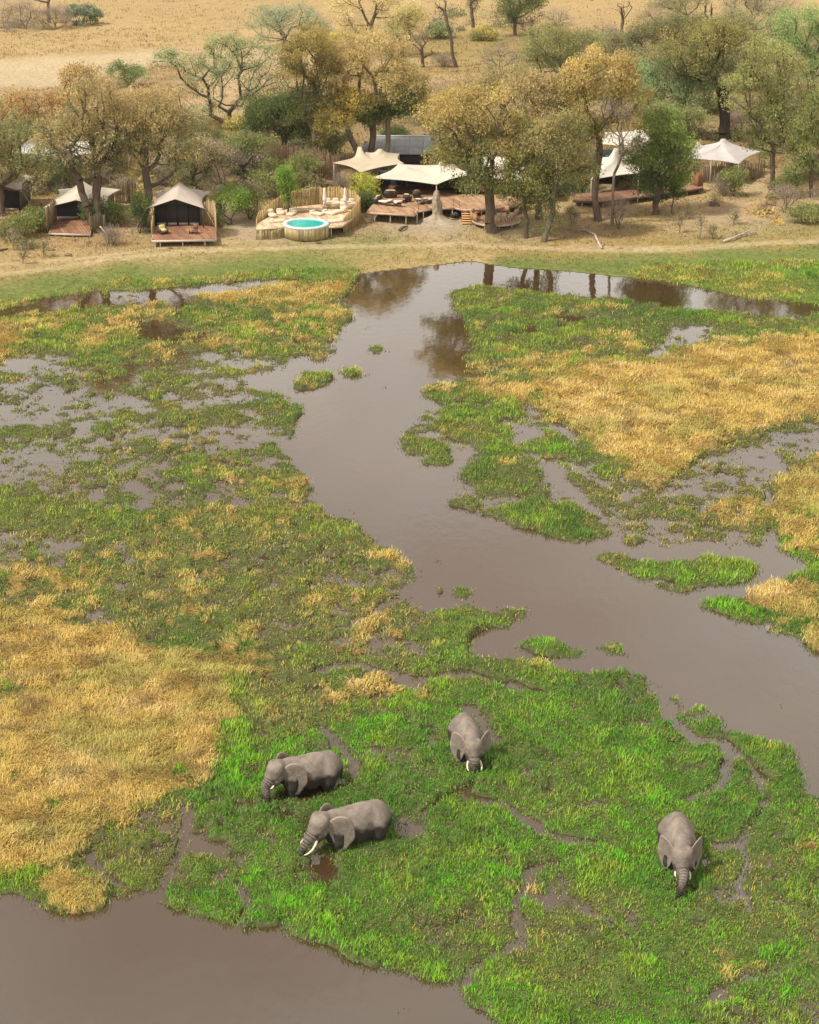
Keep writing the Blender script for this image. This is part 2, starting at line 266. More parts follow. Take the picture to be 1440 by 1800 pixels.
def water_mat():
    m = bpy.data.materials.new('murky_water'); m.use_nodes = True; t = m.node_tree; b = t.nodes['Principled BSDF']; n = t.nodes.new; l = t.links.new
    b.inputs['Roughness'].default_value = .035; b.inputs['IOR'].default_value = 2.15; b.inputs['Specular IOR Level'].default_value = .5
    tcn = n('ShaderNodeTexCoord'); nn = n('ShaderNodeTexNoise'); nn.inputs['Scale'].default_value = .05; nn.inputs['Detail'].default_value = 4
    l(tcn.outputs['Object'], nn.inputs['Vector'])
    r = n('ShaderNodeValToRGB'); r.color_ramp.elements[0].position = .35; r.color_ramp.elements[1].position = .65
    r.color_ramp.elements[0].color = (.044, .026, .011, 1); r.color_ramp.elements[1].color = (.060, .037, .017, 1)
    l(nn.outputs['Fac'], r.inputs[0]); l(r.outputs[0], b.inputs['Base Color'])
    mp_ = n('ShaderNodeMapping'); mp_.inputs['Scale'].default_value = (1, .55, 1); l(tcn.outputs['Object'], mp_.inputs[0])
    wv = n('ShaderNodeTexNoise'); wv.inputs['Scale'].default_value = 1.6; wv.inputs['Detail'].default_value = 3; l(mp_.outputs[0], wv.inputs['Vector'])
    bb = n('ShaderNodeBump'); bb.inputs['Strength'].default_value = .14; bb.inputs['Distance'].default_value = .05
    l(wv.outputs['Fac'], bb.inputs['Height']); l(bb.outputs[0], b.inputs['Normal'])
    return m
M_WATER = water_mat()

# ------------------------------------------------------------------ mesh helpers
COL = S.collection
def mk(name, V, F, m, parent=None, col=None, smooth=False):
    me = bpy.data.meshes.new(name); V = np.asarray(V, np.float32).reshape(-1, 3)
    Fs = F if isinstance(F, list) and np.ndim(F[0]) == 2 else [F]; Fs = [np.asarray(f, np.int32) for f in Fs if len(f)]
    nl = sum(f.size for f in Fs); npoly = sum(len(f) for f in Fs)
    me.vertices.add(len(V)); me.vertices.foreach_set('co', V.ravel())
    me.loops.add(nl); me.loops.foreach_set('vertex_index', np.concatenate([f.ravel() for f in Fs]))
    me.polygons.add(npoly); sizes = np.concatenate([np.full(len(f), f.shape[1]) for f in Fs]); st = np.concatenate([[0], np.cumsum(sizes)[:-1]])
    me.polygons.foreach_set('loop_start', st.astype(np.int32))
    if smooth: me.polygons.foreach_set('use_smooth', np.ones(npoly, bool))
    if col is not None:
        c = np.asarray(col, np.float32)
        if c.ndim == 1: c = np.tile(c, (len(V), 1))
        a = me.color_attributes.new('Col', 'FLOAT_COLOR', 'POINT'); a.data.foreach_set('color', np.concatenate([c[:, :3], np.ones((len(V), 1), np.float32)], 1).ravel())
    me.materials.append(m); me.update(calc_edges=True); me.validate()
    o = bpy.data.objects.new(name, me); COL.objects.link(o)
    if parent is not None: o.parent = parent
    return o
def tag(o, label=None, cat=None, group=None, kind=None):
    if label: o['label'] = label
    if cat: o['category'] = cat
    if group: o['group'] = group
    if kind: o['kind'] = kind
    return o
def thing(name, label, cat, loc=(0, 0, 0), rz=0, group=None):
    o = bpy.data.objects.new(name, None); COL.objects.link(o); o.location = [float(v) for v in loc]; o.rotation_euler = (0, 0, rz); o.empty_display_size = .3
    return tag(o, label, cat, group)
class MB:
    def __init__(s): s.v = []; s.q = []; s.t = []; s.c = []; s.n = 0
    def add(s, V, Q=(), T=(), c=(.5, .5, .5)):
        V = np.asarray(V, float).reshape(-1, 3)
        if len(Q): s.q.append(np.asarray(Q)+s.n)
        if len(T): s.t.append(np.asarray(T)+s.n)
        s.v.append(V); s.c.append(np.tile(np.asarray(c, float)[:3], (len(V), 1)) if np.ndim(c) == 1 else np.asarray(c)[:, :3]); s.n += len(V); return s
    def box(s, c0, size, c=(.5, .5, .5), rz=0, rx=0, taper=1):
        x, y, z = [a/2 for a in size]
        V = np.array([(-x, -y, -z), (x, -y, -z), (x, y, -z), (-x, y, -z), (-x*taper, -y*taper, z), (x*taper, -y*taper, z), (x*taper, y*taper, z), (-x*taper, y*taper, z)], float)
        R = np.array(Matrix.Rotation(rz, 3, 'Z') @ Matrix.Rotation(rx, 3, 'X')); V = V@R.T+np.asarray(c0, float)
        return s.add(V, [(0, 3, 2, 1), (4, 5, 6, 7), (0, 1, 5, 4), (1, 2, 6, 5), (2, 3, 7, 6), (3, 0, 4, 7)], c=c)
    def tube(s, pts, rad, k=6, c=(.5, .5, .5), cap=True):
        P = np.asarray(pts, float); n = len(P); rad = np.broadcast_to(np.asarray(rad, float), (n,))
        T = np.gradient(P, axis=0); T /= np.linalg.norm(T, axis=1)[:, None]+1e-9
        up = np.array([0, 0, 1.]) if abs(T[0][2]) < .9 else np.array([1., 0, 0]); V = []
        for i in range(n):
            a = np.cross(T[i], up); a /= np.linalg.norm(a)+1e-9; b = np.cross(T[i], a); up = np.cross(a, T[i])
            th = np.arange(k)/k*2*np.pi; V.append(P[i]+rad[i]*(np.cos(th)[:, None]*a+np.sin(th)[:, None]*b))
        V = np.concatenate(V); Q = []
        for i in range(n-1):
            for j in range(k): Q.append((i*k+j, i*k+(j+1) % k, (i+1)*k+(j+1) % k, (i+1)*k+j))
        T_ = []
        if cap:
            V = np.concatenate([V, P[:1], P[-1:]]); a, b = n*k, n*k+1
            T_ = [(a, (j+1) % k, j) for j in range(k)]+[(b, (n-1)*k+j, (n-1)*k+(j+1) % k) for j in range(k)]
        return s.add(V, Q, T_, c)
    def ell(s, c0, r, c=(.5, .5, .5), nu=12, nv=8, p=1.0, rz=0):
        V = []; Q = []
        for i in range(nv+1):
            ph = math.pi*(i/nv-.5)
            for j in range(nu):
                th = 2*math.pi*j/nu; f = lambda q: math.copysign(abs(q)**p, q)
                V.append((f(math.cos(ph))*f(math.cos(th))*r[0], f(math.cos(ph))*f(math.sin(th))*r[1], f(math.sin(ph))*r[2]))
        for i in range(nv):
            for j in range(nu): Q.append((i*nu+j, i*nu+(j+1) % nu, (i+1)*nu+(j+1) % nu, (i+1)*nu+j))
        R = np.array(Matrix.Rotation(rz, 3, 'Z')); return s.add(np.array(V)@R.T+np.asarray(c0, float), Q, c=c)
    def prism(s, poly, z0, z1, c=(.5, .5, .5), ctop=None):
        P = np.asarray(poly, float)[:, :2]; n = len(P)
        a = sum(P[i][0]*P[(i+1) % n][1]-P[(i+1) % n][0]*P[i][1] for i in range(n))
        if a < 0: P = P[::-1]
        V = np.concatenate([np.c_[P, np.full(n, z0)], np.c_[P, np.full(n, z1)]])
        s.add(V, [(i, (i+1) % n, n+(i+1) % n, n+i) for i in range(n)], c=c)
        from mathutils.geometry import tessellate_polygon
        tr = tessellate_polygon([[Vector((x, y, 0)) for x, y in P]])
        tr = [t if (P[t[1]][0]-P[t[0]][0])*(P[t[2]][1]-P[t[0]][1])-(P[t[2]][0]-P[t[0]][0])*(P[t[1]][1]-P[t[0]][1]) > 0 else t[::-1] for t in tr]
        s.add(np.c_[P, np.full(n, z1)], T=tr, c=ctop if ctop is not None else c); s.add(np.c_[P, np.full(n, z0)], T=[t[::-1] for t in tr], c=c); return s
    def build(s, name, m, parent=None, smooth=False):
        F = []
        if s.q: F.append(np.concatenate(s.q))
        if s.t: F.append(np.concatenate(s.t))
        return mk(name, np.concatenate(s.v), F, m, parent, np.concatenate(s.c), smooth)

# ------------------------------------------------------------------ ground sheet and water
def tone(c, k=1): return np.array(c, float)*k
def mixc(A, c, t): return A*(1-t[..., None])+np.asarray(c)*t[..., None]
def ground_colour(x, y, px, py):
    veg, yn, bn, land, fin = look(VEG, x, y), look(YN, x, y), look(BN, x, y), look(LAND, x, y), look(FIN, x, y)
    c = np.zeros(x.shape+(3,))+np.array([.085, .075, .045])
    c = mixc(c, (.075, .115, .025), sst(veg, .0, .3)*(.45+.4*bn)); c = mixc(c, (.30, .19, .07), yn*sst(veg, 0, .1)*.9)
    # land
    f1, f2, f3 = fbm(x, y, 14, 4, 71), fbm(x, y, 3.5, 4, 75), fbm(x, y, 1.2, 3, 78)
    d = np.zeros_like(c)+np.array([.27, .185, .083]); d = mixc(d, (.36, .265, .15), sst(f1+.4*f2, .0, .3)); d = mixc(d, (.21, .17, .055), sst(-f1+f2*.7, .05, .4)*.7)
    d = mixc(d, (.20, .11, .05), sst(f2*.8+f3*.7, .22, .45)*.45)
    m = LANDF
    d = mixc(d, (.36, .29, .15), sst(fbm(x*.35, y, 22, 4, 84), .05, .3)*.55); d = mixc(d, (.20, .15, .08), sst(fbm(x*.3, y, 16, 4, 86), .16, .36)*.5)
    for k, cc, s in (('yel', (.25, .19, .065), .85), ('lawn', (.125, .155, .042), 1), ('sand', (.32, .255, .19), .85), ('pale', (.42, .34, .215), .8), ('brown', (.17, .12, .055), .8), ('gold', (.37, .27, .125), .85), ('red', (.33, .20, .10), .6)):
        a = look(m[k], x, y); d = mixc(d, cc, np.clip(a+(a > .02)*(f2*.45+f3*.25)*(1-abs(2*a-1)*.6), 0, 1)*s)
    return np.where(land[..., None] > .5, d, c)
LANDF = {k: np.zeros(GX.shape) for k in ('lawn', 'yel', 'sand', 'pale', 'brown', 'gold', 'red', 'tuss')}
def lp(k, poly, v=1, soft=6): paint(LANDF[k], poly, v, soft)
lp('yel', [(-600, 560), (0, 490), (300, 452), (560, 425), (900, 430), (1440, 425), (2300, 430), (2300, 620), (1440, 560), (850, 470), (620, 500), (-600, 660)], .8, 12)
lp('lawn', [(-600, 600), (0, 508), (100, 488), (200, 478), (280, 471), (450, 456), (530, 450), (600, 462), (640, 474), (600, 500), (0, 570), (-600, 680)], 1, 5)
lp('yel', [(850, 470), (900, 440), (2300, 430), (2300, 460), (1000, 462)], .9, 4)
lp('lawn', [(850, 466), (900, 456), (1100, 456), (1440, 452), (2300, 455), (2300, 640), (1440, 560), (850, 480)], 1, 4)
lp('lawn', [(520, 440), (640, 425), (720, 430), (700, 450), (560, 456)], .6, 6); lp('lawn', [(1250, 415), (1440, 385), (1900, 380), (1900, 425), (1440, 425), (1300, 432)], .4, 6)
lp('tuss', [(1090, 478), (1180, 470), (1440, 480), (2300, 500), (2300, 640), (1440, 560), (1100, 495)], 1, 5); lp('tuss', [(-600, 590), (0, 535), (200, 498), (560, 476), (640, 474), (640, 500), (560, 500), (200, 520), (0, 570), (-600, 700)], .8, 4)
lp('sand', [(385, 400), (450, 395), (480, 420), (600, 420), (700, 400), (760, 392), (830, 400), (820, 425), (720, 425), (640, 418), (560, 435), (470, 440), (400, 425)], .95, 5)
lp('sand', [(860, 405), (1000, 400), (1110, 392), (1090, 425), (960, 420), (900, 440), (860, 430)], .5, 8); lp('sand', [(1150, 395), (1300, 360), (1440, 385), (1400, 410), (1200, 425)], .5, 8)
lp('sand', [(380, 345), (440, 350), (430, 395), (380, 390)], .9, 4)
lp('gold', [(-900, 165), (0, 108), (400, 95), (560, 60), (1440, 75), (2300, 60), (2300, -400), (-900, -400)], .9, 6)
lp('pale', [(-900, 180), (0, 118), (90, 110), (260, 98), (330, 108), (260, 128), (110, 165), (0, 168), (-900, 240)], 1, 5); lp('pale', [(300, 100), (560, 80), (600, 130), (440, 170), (330, 140)], .5, 8)
lp('brown', [(170, 16), (300, 6), (520, 0), (470, 52), (380, 62), (250, 40)], .9, 6); lp('brown', [(100, -60), (700, -50), (600, -5), (250, -2)], .6, 6); lp('brown', [(720, 25), (1200, 20), (1440, 30), (1440, 60), (1100, 55), (740, 48)], .8, 5)
lp('yel', [(740, 60), (1000, 55), (1000, 130), (740, 150)], .7, 6)
lp('brown', [(-600, 330), (150, 240), (330, 225), (720, 200), (1440, 190), (2300, 180), (2300, 330), (1230, 300), (1000, 350), (700, 330), (420, 340), (200, 340), (-600, 400)], .75, 10)
lp('red', [(960, 380), (1440, 330), (1440, 380), (1000, 440)], .5, 10); lp('red', [(0, 400), (260, 405), (200, 460), (0, 470)], .4, 8)
for pts, wd, k in ((((-200, 520), (60, 487), (200, 466), (330, 455), (520, 447), (700, 441), (830, 436)), 6, .55), (((1000, 447), (1200, 450), (1440, 440), (1900, 438)), 9, .6), (((-200, 500), (100, 472), (300, 448), (420, 440)), 4, .6), (((1240, 335), (1330, 345), (1440, 365)), 14, .6), (((830, 440), (1000, 447)), 5, .6)):
    stroke(LANDF['pale'], pts, wd, k, 1, PX+fbm(GX, GY, 9, 2, 80)*16, PY+fbm(GX, GY, 9, 2, 81)*4)

ucols = np.concatenate([[-3, -1.6, -1.1, -.8, -.65], UU, [.65, .8, 1.1, 1.6, 3]])
yrows = np.concatenate([[20, 30, 40, 45], np.exp(LY), [480, 520, 600, 750, 1000, 1500, 2500]])
gu, gy = np.meshgrid(ucols, yrows); gx = gu*gy; gx_, gy_ = gx.ravel(), gy.ravel()
zz = look(TZ, gx_, gy_)
edge = (np.abs(gu.ravel()) > UM+.001) | (gy_ < 48) | (gy_ > 461)
zz = np.where(edge & (gy_ > 461), .95+.0*gx_, zz)
nr, nc = gu.shape; idx = np.arange(nr*nc).reshape(nr, nc)
Q = np.stack([idx[:-1, :-1], idx[:-1, 1:], idx[1:, 1:], idx[1:, :-1]], -1).reshape(-1, 4)
ppx, ppy = proj(gx_, gy_)
gnd = mk('ground', np.stack([gx_, gy_, zz], -1), Q, M_GROUND, col=ground_colour(gx_, gy_, ppx, ppy), smooth=True); tag(gnd, kind='structure')
R_ = 900
wt = mk('water', [(-R_, -300, 0), (R_, -300, 0), (R_, 320, 0), (-R_, 320, 0)], [(0, 1, 2, 3)], M_WATER); tag(wt, kind='structure')

hz_m = bpy.data.materials.new('pale_air'); hz_m.use_nodes = True; hz_m.node_tree.nodes.clear(); pv = hz_m.node_tree.nodes.new('ShaderNodeVolumePrincipled'); ho = hz_m.node_tree.nodes.new('ShaderNodeOutputMaterial')
pv.inputs['Color'].default_value = (.97, .95, .92, 1); pv.inputs['Density'].default_value = .00005; hz_m.node_tree.links.new(pv.outputs[0], ho.inputs['Volume'])
MBh = [(x_, y_, z_) for z_ in (-1.6, 52) for x_, y_ in ((-7600, -500), (7600, -500), (7600, 2600), (-7600, 2600))]
hzo = bpy.data.meshes.new('haze'); hzo.from_pydata(MBh, [], [(0, 3, 2, 1), (4, 5, 6, 7), (0, 1, 5, 4), (1, 2, 6, 5), (2, 3, 7, 6), (3, 0, 4, 7)]); hzo.materials.append(hz_m); hzb = bpy.data.objects.new('haze', hzo); S.collection.objects.link(hzb); hzb['kind'] = 'stuff'

# ------------------------------------------------------------------ grasses
rng = np.random.default_rng(7)
def blades(name, label, P, hgt, lean, wid, colr, nb, az=None, azs=3.2, seed=1):
    r = np.random.default_rng(seed); n = len(P)
    P = np.repeat(P, nb, 0); hgt = np.repeat(hgt, nb)*r.uniform(.55, 1.25, n*nb); lean = np.repeat(lean, nb)*r.uniform(.4, 1.5, n*nb); wid = np.repeat(wid, nb)*r.uniform(.7, 1.3, n*nb)
    colr = np.repeat(colr, nb, 0)*r.uniform(.72, 1.3, (n*nb, 1)); a = (np.repeat(az, nb) if az is not None else 0)+r.uniform(-azs, azs, n*nb)
    off = r.normal(0, 1, (n*nb, 2))*np.repeat(spread_, nb)[:, None]; P = P.copy(); P[:, :2] += off
    lean = np.clip(lean, 0, 1.5); dirx, diry = np.cos(a), np.sin(a)
    m = np.stack([dirx*np.sin(lean*.5), diry*np.sin(lean*.5), np.cos(lean*.5)], -1)*(hgt*.55)[:, None]
    t = m+np.stack([dirx*np.sin(lean*1.15), diry*np.sin(lean*1.15), np.cos(lean*1.15)], -1)*(hgt*.5)[:, None]
    b = a+np.pi/2+r.uniform(-.8, .8, n*nb); s = np.stack([np.cos(b), np.sin(b), np.zeros(n*nb)], -1)*(wid/2)[:, None]
    V = np.stack([P-s, P+s, P+m+s*.8, P+m-s*.8, P+t], 1).reshape(-1, 3); base = np.arange(n*nb)*5
    Qd = np.stack([base, base+1, base+2, base+3], -1); T = np.stack([base+3, base+2, base+4], -1)
    o = mk(name, V, [Qd, T], M_GRASS, col=np.repeat(colr, 5, 0)); return tag(o, label=label, kind='stuff')
def sample(n, y0, y1, pw, seed):
    r = np.random.default_rng(seed)               # density falls with distance as Y**-pw
    q = 2-pw; t = r.random(n); Y = (y0**q+t*(y1**q-y0**q))**(1/q) if abs(q) > .01 else y0*(y1/y0)**t
    x = r.uniform(-.43, .43, n)*Y; return x, Y, r
x, y, r = sample(380000, 56, 205, 1.6, 11)
veg, yn, bn, land, fin = look(VEG, x, y), look(YN, x, y), look(BN, x, y), look(LAND, x, y), look(FIN, x, y)
tus = (land > .5)*look(LANDF['tuss'], x, y); veg = np.where(land > .5, .3*(tus > .3), veg); yn = np.where(land > .5, sst(fbm(x, y, 4, 3, 211), .02, .25)*.8, yn)
keep = ((land < .5) | (tus > .4+.5*fbm(x, y, 1.5, 3, 222))) & ((veg > .0) & (r.random(len(x)) < lerp(1, .75, fin)) | ((veg > -.12) & (r.random(len(x)) < .10)))
x, y, veg, yn, bn, fin = (a[keep] for a in (x, y, veg, yn, bn, fin)); z = np.maximum(look(TZ, x, y), 0)-.02; r = np.random.default_rng(3); n = len(x)
dist = np.sqrt(y/75)
clump = fbm(x, y, 1.6, 3, 91)
up = sst(y, 88, 125); gcol = mixc(mixc(np.tile([.25, .26, .06], (n, 1)), (.27, .285, .065), up), (.15, .46, .022), np.clip(bn*1.15+clump*.5-.42*up, 0, 1)); gcol = mixc(gcol, (.34, .42, .055), sst(clump+.5*fbm(x, y, 5, 3, 95), -.05, .40)*.6)
gcol = mixc(gcol, (.17, .13, .06), (r.random(n) < .10+.16*fin)*.8)
isy = r.random(n) < np.maximum(yn*(.62+.38*sst(yn, .6, 1)), .16*fin*np.clip(1.1-bn*1.25, 0, 1))
ycol = mixc(np.tile([.60, .45, .14], (n, 1)), (.69, .54, .23), sst(fbm(x, y, 2.5, 3, 97), .0, .35)*.7); ycol = mixc(ycol, (.42, .38, .11), sst(fbm(x, y, 3.4, 4, 99), -.05, .25)*.8); ycol = mixc(ycol, (.44, .41, .085), (1-sst(yn, .75, 1))*.8); ycol = mixc(ycol, (.26, .19, .08), sst(fbm(x, y, 1.1, 3, 199), .12, .34)*.7)
P = np.stack([x, y, z], -1)
g = ~isy; cl2 = fbm(x, y, .9, 2, 191); gh = (.16+.18*bn+.50*np.maximum(clump+cl2*.8, -.14))*lerp(1, .7, fin)*np.minimum(1, .45+veg*3)
gh = np.maximum(gh, .08); gcol = mixc(gcol, (.065, .15, .035), sst(fbm(x, y, 6, 4, 401)+.5*cl2, .10, .34)*.65); gcol = gcol*(1+.6*np.clip(cl2+clump*.5, -.5, .5))[:, None]
spread_ = (.15*dist)[g]
blades('marsh_grass', 'green swamp grass growing in mats over the shallow water', P[g], (gh*.80*dist**.4)[g], np.full(g.sum(), .7), (.038*dist**1.25)[g], gcol[g], 5, seed=5)
g = isy; spread_ = (.20*dist)[g]; az = fbm(x, y, 3.2, 3, 101)*16+.6
blades('dry_grass', 'golden dry grass lying flattened in swirled mats over the marsh', P[g]+np.array([0, 0, .03]), (lerp(.20, .33, yn)*dist**.3)[g], lerp(.75, 1.3, yn)[g], (.038*dist**1.25)[g], ycol[g], 7, az=az[g], azs=1.3, seed=6)
# broad low leaves floating between the tufts
x, y, r = sample(200000, 56, 200, 1.6, 12)
veg, fin, bn, land = look(VEG, x, y), look(FIN, x, y), look(BN, x, y), look(LAND, x, y)
keep = (land < .5) & (((veg > -.10) & (r.random(len(x)) < np.clip(.35+fin*.8-np.maximum(veg, 0)*.8-(veg < 0)*.45, 0, 1))) | ((veg > -.45) & (fbm(x, y, 2.2, 4, 301) > .24) & (r.random(len(x)) < .10))); x, y, bn = x[keep], y[keep], bn[keep]; n = len(x)
r = np.random.default_rng(9); dist = np.sqrt(y/75); spread_ = .14*dist
c = mixc(np.tile([.23, .235, .065], (n, 1)), (.14, .26, .045), bn); c = mixc(c, (.34, .26, .11), (r.random(n) < .28)*1.0)
blades('floating_plants', 'low olive water plants floating in a broken film between the grass mats', np.stack([x, y, np.maximum(look(TZ, x, y), 0)+.005], -1), .12*dist**.5*np.ones(n), np.full(n, 1.15), .06*dist, c, 3, seed=8)
# bank and savanna grass
x, y, r = sample(120000, 165, 440, 1.5, 14)
land = look(LAND, x, y); f = fbm(x, y, 6, 4, 111); bare = look(LANDF['sand'], x, y)+look(LANDF['pale'], x, y)
keep = (land > .5) & (r.random(len(x)) < (.55+f)*np.clip((400-y)/120, .12, 1)) & (bare < .35+f*.5); x, y = x[keep], y[keep]; n = len(x); r = np.random.default_rng(10)
lawn = look(LANDF['lawn'], x, y); px_, py_ = proj(x, y); c = ground_colour(x, y, px_, py_)*(1+(r.random((n, 1))-.42)*np.where(y > 240, .35, .65)[:, None]); sz = np.sqrt(y/190); spread_ = .35*sz
tu = np.clip(look(LANDF['tuss'], x, y), 0, 1); c = mixc(c, (.20, .30, .05), tu*.8); c = mixc(c, (.42, .33, .09), tu*sst(fbm(x, y, 4, 3, 211), .0, .3)); c = c*(1+.5*fbm(x, y, 2.5, 3, 213))[:, None]; sz = sz*(1+tu*.2)
blades('savanna_grass', 'short dry tufts of grass covering the bank and the plain beyond', np.stack([x, y, look(TZ, x, y)-.02], -1), (.28-.14*np.clip(lawn, 0, 1))*sz, np.full(n, .6), .07*sz*sz, c, 4, seed=12)

# ------------------------------------------------------------------ trees and shrubs
OCH = [(.31, .245, .115), (.26, .215, .10), (.185, .185, .09), (.145, .16, .08)]
OLV = [(.21, .205, .09), (.16, .175, .075), (.25, .21, .10), (.12, .14, .06)]
SAGE = [(.22, .25, .12), (.17, .20, .09), (.26, .27, .14), (.14, .17, .08)]
DARK = [(.075, .10, .035), (.10, .125, .04), (.06, .08, .03), (.15, .15, .05)]
GREEN = [(.12, .20, .035), (.17, .25, .045), (.09, .15, .03), (.07, .12, .03)]
TEAL = [(.16, .215, .10), (.20, .25, .12), (.13, .17, .07), (.20, .23, .09)]
TWIG = [(.24, .20, .16), (.19, .15, .12), (.28, .23, .18), (.20, .18, .11)]
GOLD = [(.42, .32, .12), (.36, .26, .09), (.30, .24, .10), (.24, .22, .09)]
BUSH = [(.15, .17, .06), (.20, .20, .07), (.12, .16, .05), (.22, .19, .10)]
BR = (.12, .09, .065); BRG = (.22, .18, .14); BRD = (.05, .038, .03)
def tubes_np(P0, P1, R0, R1, k):
    d = P1-P0; d /= np.linalg.norm(d, axis=1)[:, None]+1e-9
    up = np.where(np.abs(d[:, 2:3]) > .9, np.array([[1., 0, 0]]), np.array([[0, 0, 1.]])); a = np.cross(d, up); a /= np.linalg.norm(a, axis=1)[:, None]+1e-9; b = np.cross(d, a)
    th = np.arange(k)/k*2*np.pi; ring = np.cos(th)[None, :, None]*a[:, None]+np.sin(th)[None, :, None]*b[:, None]
    V = np.concatenate([P0[:, None]+ring*R0[:, None, None], P1[:, None]+ring*R1[:, None, None]], 1).reshape(-1, 3); n = len(P0)
    j = np.arange(k); q = np.stack([j, (j+1) % k, k+(j+1) % k, k+j], -1); return V, (q[None]+(np.arange(n)*2*k)[:, None, None]).reshape(-1, 4)
def tree(label, bx, by, crowns, cols, n=90, leaves=70, tr=.35, fork=.35, bark=BR, ls=(.42, .15), rc=.95, cat='tree', name='savanna_tree', seed=0, stems=1, twig=False, lean=0, group=None, flat=.75, low=.25, parts=('trunk', 'crown'), depthk=.9):
    leaves = int(leaves*1.5); rc *= .98; n = int(n*1.2)
    r = np.random.default_rng(seed*31+int(abs(bx)*7+abs(by)*3)); base = GL(bx, by); Yb = (base[1],)
    E = []
    for (cx, cy, rx, ry) in crowns:
        c = PV(cx, cy, Yb); mpp = abs(PV(cx+1, cy, Yb)[0]-c[0]); c[1] += r.normal(0, .25)*rx*mpp; E.append((c, rx*mpp*1.13, ry*mpp*1.13, rx*ry))
    w_ = np.array([e[3] for e in E]); w_ = w_/w_.sum(); tips = []
    for k in r.choice(len(E), n, p=w_):
        c, rx, rz_, _ = E[k]; d = r.normal(0, 1, 3); d /= np.linalg.norm(d)
        if d[2] < -low and r.random() < .6: d[2] = -d[2]
        q = r.random()**.30*r.uniform(.88, 1.08); p = c+d*np.array([rx, rx*depthk, rz_])*q; p[2] = max(p[2], base[2]+.25); tips.append(p)
    tips = np.array(tips); cc = sum(e[0]*wk for e, wk in zip(E, w_)); H = max(cc[2]-base[2], .4)
    nodes = [base-np.array([0, 0, .25])]; par = [-1]; plen = [0]
    for s_ in range(stems):
        th = r.uniform(0, 6.28); tgt = base+(cc-base)*np.array([fork, fork, fork*1.2]); tgt = tgt+np.array([math.cos(th), math.sin(th)*.7, 0])*(0 if stems == 1 else .22*H*fork+.25)
        prev = 0; m = 4
        if fork >= .3 and stems == 1: tgt = tgt+np.array([r.normal(0, .03*H), 0, 0])
        for i in range(1, m+1):
            p = lerp(nodes[0], tgt, i/m)+r.normal(0, .018*H, 3)*(i < m)*np.array([1, 1, 0])+np.array([lean*math.sin(i/m*3.14)*H*.1, 0, 0])
            nodes.append(p); par.append(prev); plen.append(plen[prev]+np.linalg.norm(p-nodes[prev])); prev = len(nodes)-1
    f0 = nodes[4]; order = np.argsort(np.linalg.norm(tips-f0, axis=1)+r.normal(0, .6, n)); endn = []
    for ti in order:
        t = tips[ti]; A = np.array(nodes); dd = np.linalg.norm(A-t, axis=1); cost = dd*1.25+np.array(plen)*.42; cost[0] = 1e9
        cost += np.where(A[:, 2] > t[2]+.3, 2.0, 0)
        if fork >= .3:
            for q_ in range(1, 1+4*stems):
                if q_ % 4: cost[q_] += 5
        k = int(np.argmin(cost)); q = nodes[k]; Ln = dd[k]; m = max(1, int(Ln/(1.3 if Ln < 6 else 1.8))); prev = k
        m = min(m, 6); sagd = r.normal(0, .10*Ln, 3)+np.array([0, 0, -.06*Ln])
        for i in range(1, m+1):
            s = i/m; p = lerp(q, t, s)+sagd*math.sin(s*math.pi); nodes.append(p); par.append(prev); plen.append(plen[prev]+Ln/m); prev = len(nodes)-1
        endn.append(prev)
    A = np.array(nodes); cnt = np.zeros(len(A)); cnt[endn] = 1
    for i in range(len(A)-1, 0, -1): cnt[par[i]] += cnt[i]
    rt = .028 if not twig else .018; ex = math.log(max(tr/rt, 1.3))/math.log(max(cnt[0]/stems, 2)); rad = rt*np.maximum(cnt, 1)**ex; rad = np.minimum(rad, tr)
    ch = np.arange(1, len(A)); pa = np.array(par)[1:]; R0 = np.minimum(rad[pa], rad[ch]*1.5); R0[pa == 0] = rad[ch][pa == 0]*1.35
    root = thing(name, label, cat, base, group=group); A = A-base; t = tips-base
    V, Qd = tubes_np(A[pa], A[ch], R0, rad[ch], 6); bc = np.tile(np.array(bark), (len(V), 1)); mk(parts[0], V, Qd, M_BARK, root, bc, True)
    if leaves:
        C = np.repeat(t, leaves, 0); m = len(C); rcs = np.repeat(r.uniform(.7, 1.25, n)*rc, leaves)
        g_ = r.normal(0, 1, (m, 3)); g_ *= (np.minimum(1, 1.9/np.linalg.norm(g_, axis=1)))[:, None]; off = g_*rcs[:, None]*np.array([.62, .62, .62*flat]); C = C+off; C[:, 2] = np.maximum(C[:, 2], .02)
        a = r.normal(0, 1, (m, 3)); a[:, 2] += .8
        if twig: a = a*.55+(C-np.array([0, 0, -.3]))/ (np.linalg.norm(C, axis=1)[:, None]+.1)*1.3
        a /= np.linalg.norm(a, axis=1)[:, None]; b = np.cross(a, r.normal(0, 1, (m, 3))); b /= np.linalg.norm(b, axis=1)[:, None]+1e-9
        la = ls[0]*.92*r.uniform(.5, 1.2, m)/2; lb = ls[1]*.72*r.uniform(.6, 1.3, m)/2; a = a*la[:, None]; b = b*lb[:, None]
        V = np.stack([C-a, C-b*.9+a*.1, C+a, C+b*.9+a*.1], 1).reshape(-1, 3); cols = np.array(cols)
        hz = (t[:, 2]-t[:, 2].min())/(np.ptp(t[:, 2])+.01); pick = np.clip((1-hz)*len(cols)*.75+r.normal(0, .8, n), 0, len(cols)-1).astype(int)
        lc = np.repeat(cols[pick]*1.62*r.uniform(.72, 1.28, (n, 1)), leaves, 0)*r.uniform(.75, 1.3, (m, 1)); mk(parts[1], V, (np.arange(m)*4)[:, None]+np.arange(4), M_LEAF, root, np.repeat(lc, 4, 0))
    return root
